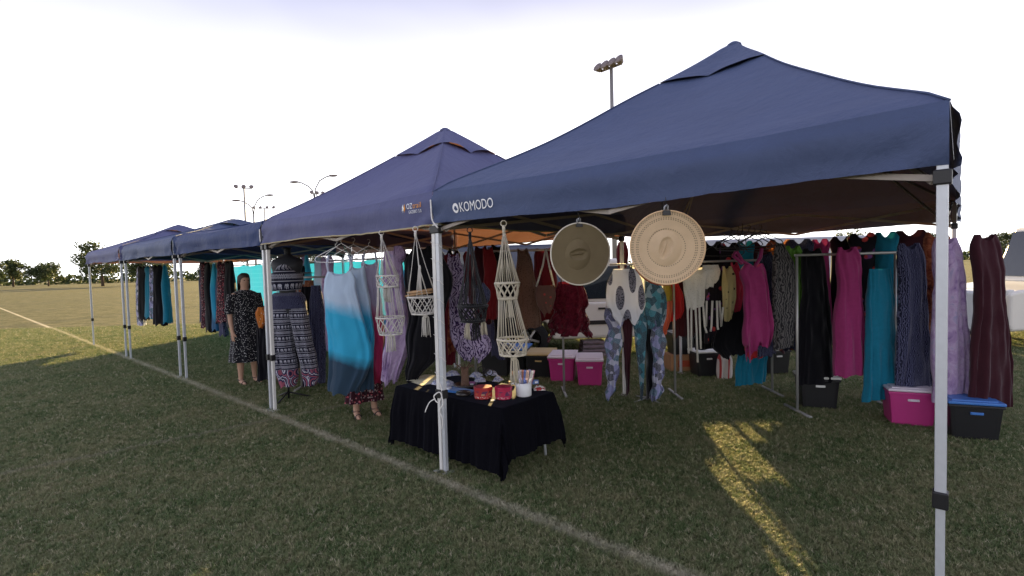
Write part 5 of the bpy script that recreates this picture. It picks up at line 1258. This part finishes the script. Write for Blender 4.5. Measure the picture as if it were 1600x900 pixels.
# ------------------------------------------------------------------ lamp poles
M_POLE = plain('galvanised_pole', (.23, .22, .22), .6, .3, .4, .1, 3); M_LHEAD = plain('lamp_housing', (.20, .16, .15), .5, .2, .4)
def flood(label, px, ytop, Y, n=4, spread=1.7, yaw=.5, h=None, base=None):
    P = atY(px, ytop, Y); H = P.z; root = thing('floodlight_pole', label, 'light pole', Vector((P.x, P.y, 0)), yaw, 'floodlight poles')
    MB().tube([(0, 0, 0), (0, 0, H*.5), (0, 0, H)], [.15, .12, .085], 12).build('pole', M_POLE, root)
    ht = spread/2; MB().bar((-ht, 0, H-.08), (ht, 0, H-.08), .08, .10).build('cross_arm', M_POLE, root)
    for i in range(n):
        x = -ht+spread*i/(n-1); Mr = Matrix.Rotation(radians(62), 4, 'X')
        l_ = MB().lathe([(.001, -.16), (.11, -.15), (.16, -.05), (.24, .12), (.25, .14), (.001, .12)], 16, Matrix.Translation((x, -.16, H+.02)) @ Mr).build('lamp_head', M_LHEAD, root)
        MB().bar((x, 0, H-.06), (x, -.14, H+.02), .05, .05).build('bracket', M_POLE, l_)
    return root
def street(label, px, ytop, Y, yaw=0):
    P = atY(px, ytop, Y); H = P.z; root = thing('street_lamp', label, 'street lamp', Vector((P.x, P.y, 0)), yaw, 'double-arm street lamps')
    MB().tube([(0, 0, 0), (0, 0, H-1.6)], [.11, .07], 10).build('pole', M_POLE, root)
    for sg, dz in ((-1, -.35), (1, .05)):
        MB().tube([(0, 0, H-1.7), (sg*.10, 0, H-.9+dz*.4), (sg*.45, 0, H-.32+dz), (sg*.95, 0, H-.05+dz), (sg*1.25, 0, H+.02+dz)], .05, 8).build('curved_arm', M_POLE, root)
        MB().ell((sg*1.5, 0, H+.03+dz), (.38, .16, .09), 14, 8).build('lamp_head', M_LHEAD, root)
    return root
flood('tall floodlight pole with four lamps rising behind the large navy canopy', 955, 103, 27, 4, 1.35, -.85)
street('double-arm street lamp above the dusty navy roof', 490, 277, 40)
flood('small floodlight pole just behind the double-arm street lamp', 495, 302, 72, 3, 1.5, .5)
flood('floodlight pole beside the left street lamp, tallest at left', 381, 293, 60, 3, 1.6, .4)
street('double-arm street lamp at left above the bright blue tent', 395, 307, 46)
flood('small floodlight pole right of the left street lamp', 413, 325, 82, 4, 3.0, .1)

# ------------------------------------------------------------------ far trees
M_BARKT = plain('tree_bark', (.09, .065, .05), .9); 
k = NT('tree_leaf'); rn = k.noise(k.tc(), 1.2, 3); c = k.ramp(rn, [(.3, (.030, .048, .018)), (.6, (.065, .085, .030)), (.8, (.10, .11, .045))]); M_LEAF = k.fin(c, .6, 0, .3, .3, c)
TR = random.Random(9)
def tree(label, x, y, h, wdt):
    root = thing('field_tree', label, 'tree', Vector((x, y, 0)), TR.uniform(0, 6), 'trees at the edge of the field')
    m = MB().tube([(0, 0, 0), (.05*h*.2, 0, h*.3), (0, .03*h, h*.6)], [h*.035, h*.026, h*.012], 8)
    for q in range(6):
        a = q*1.1; m.tube([(0, 0, h*(.25+.04*q)), (cos(a)*wdt*.25, sin(a)*wdt*.25, h*(.42+.05*q)), (cos(a)*wdt*.42, sin(a)*wdt*.42, h*(.52+.05*q))], [h*.014, h*.009, h*.004], 5)
    m.build('trunk', M_BARKT, root); b = MB()
    for cl in range(34):
        a = TR.uniform(0, 2*pi); r = math.sqrt(TR.random())*wdt*.46; zz = h*TR.uniform(.34, .96); r *= math.sqrt(max(.05, 1-((zz/h-.58)/.45)**2)); cp_ = Vector((cos(a)*r, sin(a)*r, zz)); cr_ = wdt*TR.uniform(.07, .14)
        for q in range(120):
            p = cp_+Vector((TR.gauss(0, 1), TR.gauss(0, 1), TR.gauss(0, .8)))*cr_*.7; s = TR.uniform(.14, .30)
            ax_ = Vector((TR.gauss(0, 1), TR.gauss(0, 1), TR.gauss(0, 1))).normalized(); e = ax_.orthogonal().normalized()*s; f = ax_.cross(e)*.6; i0 = len(b.v)
            b.v += [p-e, p+f, p+e, p-f]; b.face((i0, i0+1, i0+2, i0+3))
    b.build('crown', M_LEAF, root)
wh = ['at the far left edge of the field', 'left of the row of tents', 'seen past the last tent', 'behind the cyan wall', 'behind the dusty navy tent', 'behind the macrame hangers', 'behind the white pickup', 'between the hats and the right rail', 'behind the right clothes rail', 'behind the silver van', 'behind the white van', 'at the far right edge of the field', 'left of the farthest street lamp', 'beyond the last tent pole']
for i, lab in enumerate(wh):
    px = (-20, 75, 160, 330, 480, 690, 880, 1080, 1180, 1330, 1450, 1580, 235, 20)[i]; Y = TR.uniform(95, 150); P = atY(px, 430, Y); h = TR.uniform(5, 8.5)
    tree('%s green tree %s' % (('rounded', 'broad', 'bushy')[i % 3], lab), P.x, Y, h, h*TR.uniform(1.0, 1.7))
k = NT('hedge_leaf'); M_HEDGE = M_LEAF
b = MB(); HR = random.Random(4)
for i in range(9000):
    x = HR.uniform(-230, 230); hh = 2.6+1.3*noise.noise(Vector((x*.08, 1, 0)))+.8*noise.noise(Vector((x*.4, 4, 0))); p = Vector((x, 165+HR.uniform(-2, 2), HR.random()*hh)); s = HR.uniform(.35, .8)
    ax_ = Vector((HR.gauss(0, 1), HR.gauss(0, 1), HR.gauss(0, 1))).normalized(); e = ax_.orthogonal().normalized()*s; f = ax_.cross(e)*.7; i0 = len(b.v)
    b.v += [p-e, p+f, p+e, p-f]; b.face((i0, i0+1, i0+2, i0+3))
tag(b.build('far_scrub', M_HEDGE), 'low dark scrub along the far side of the field', 'scrub', kind='stuff')
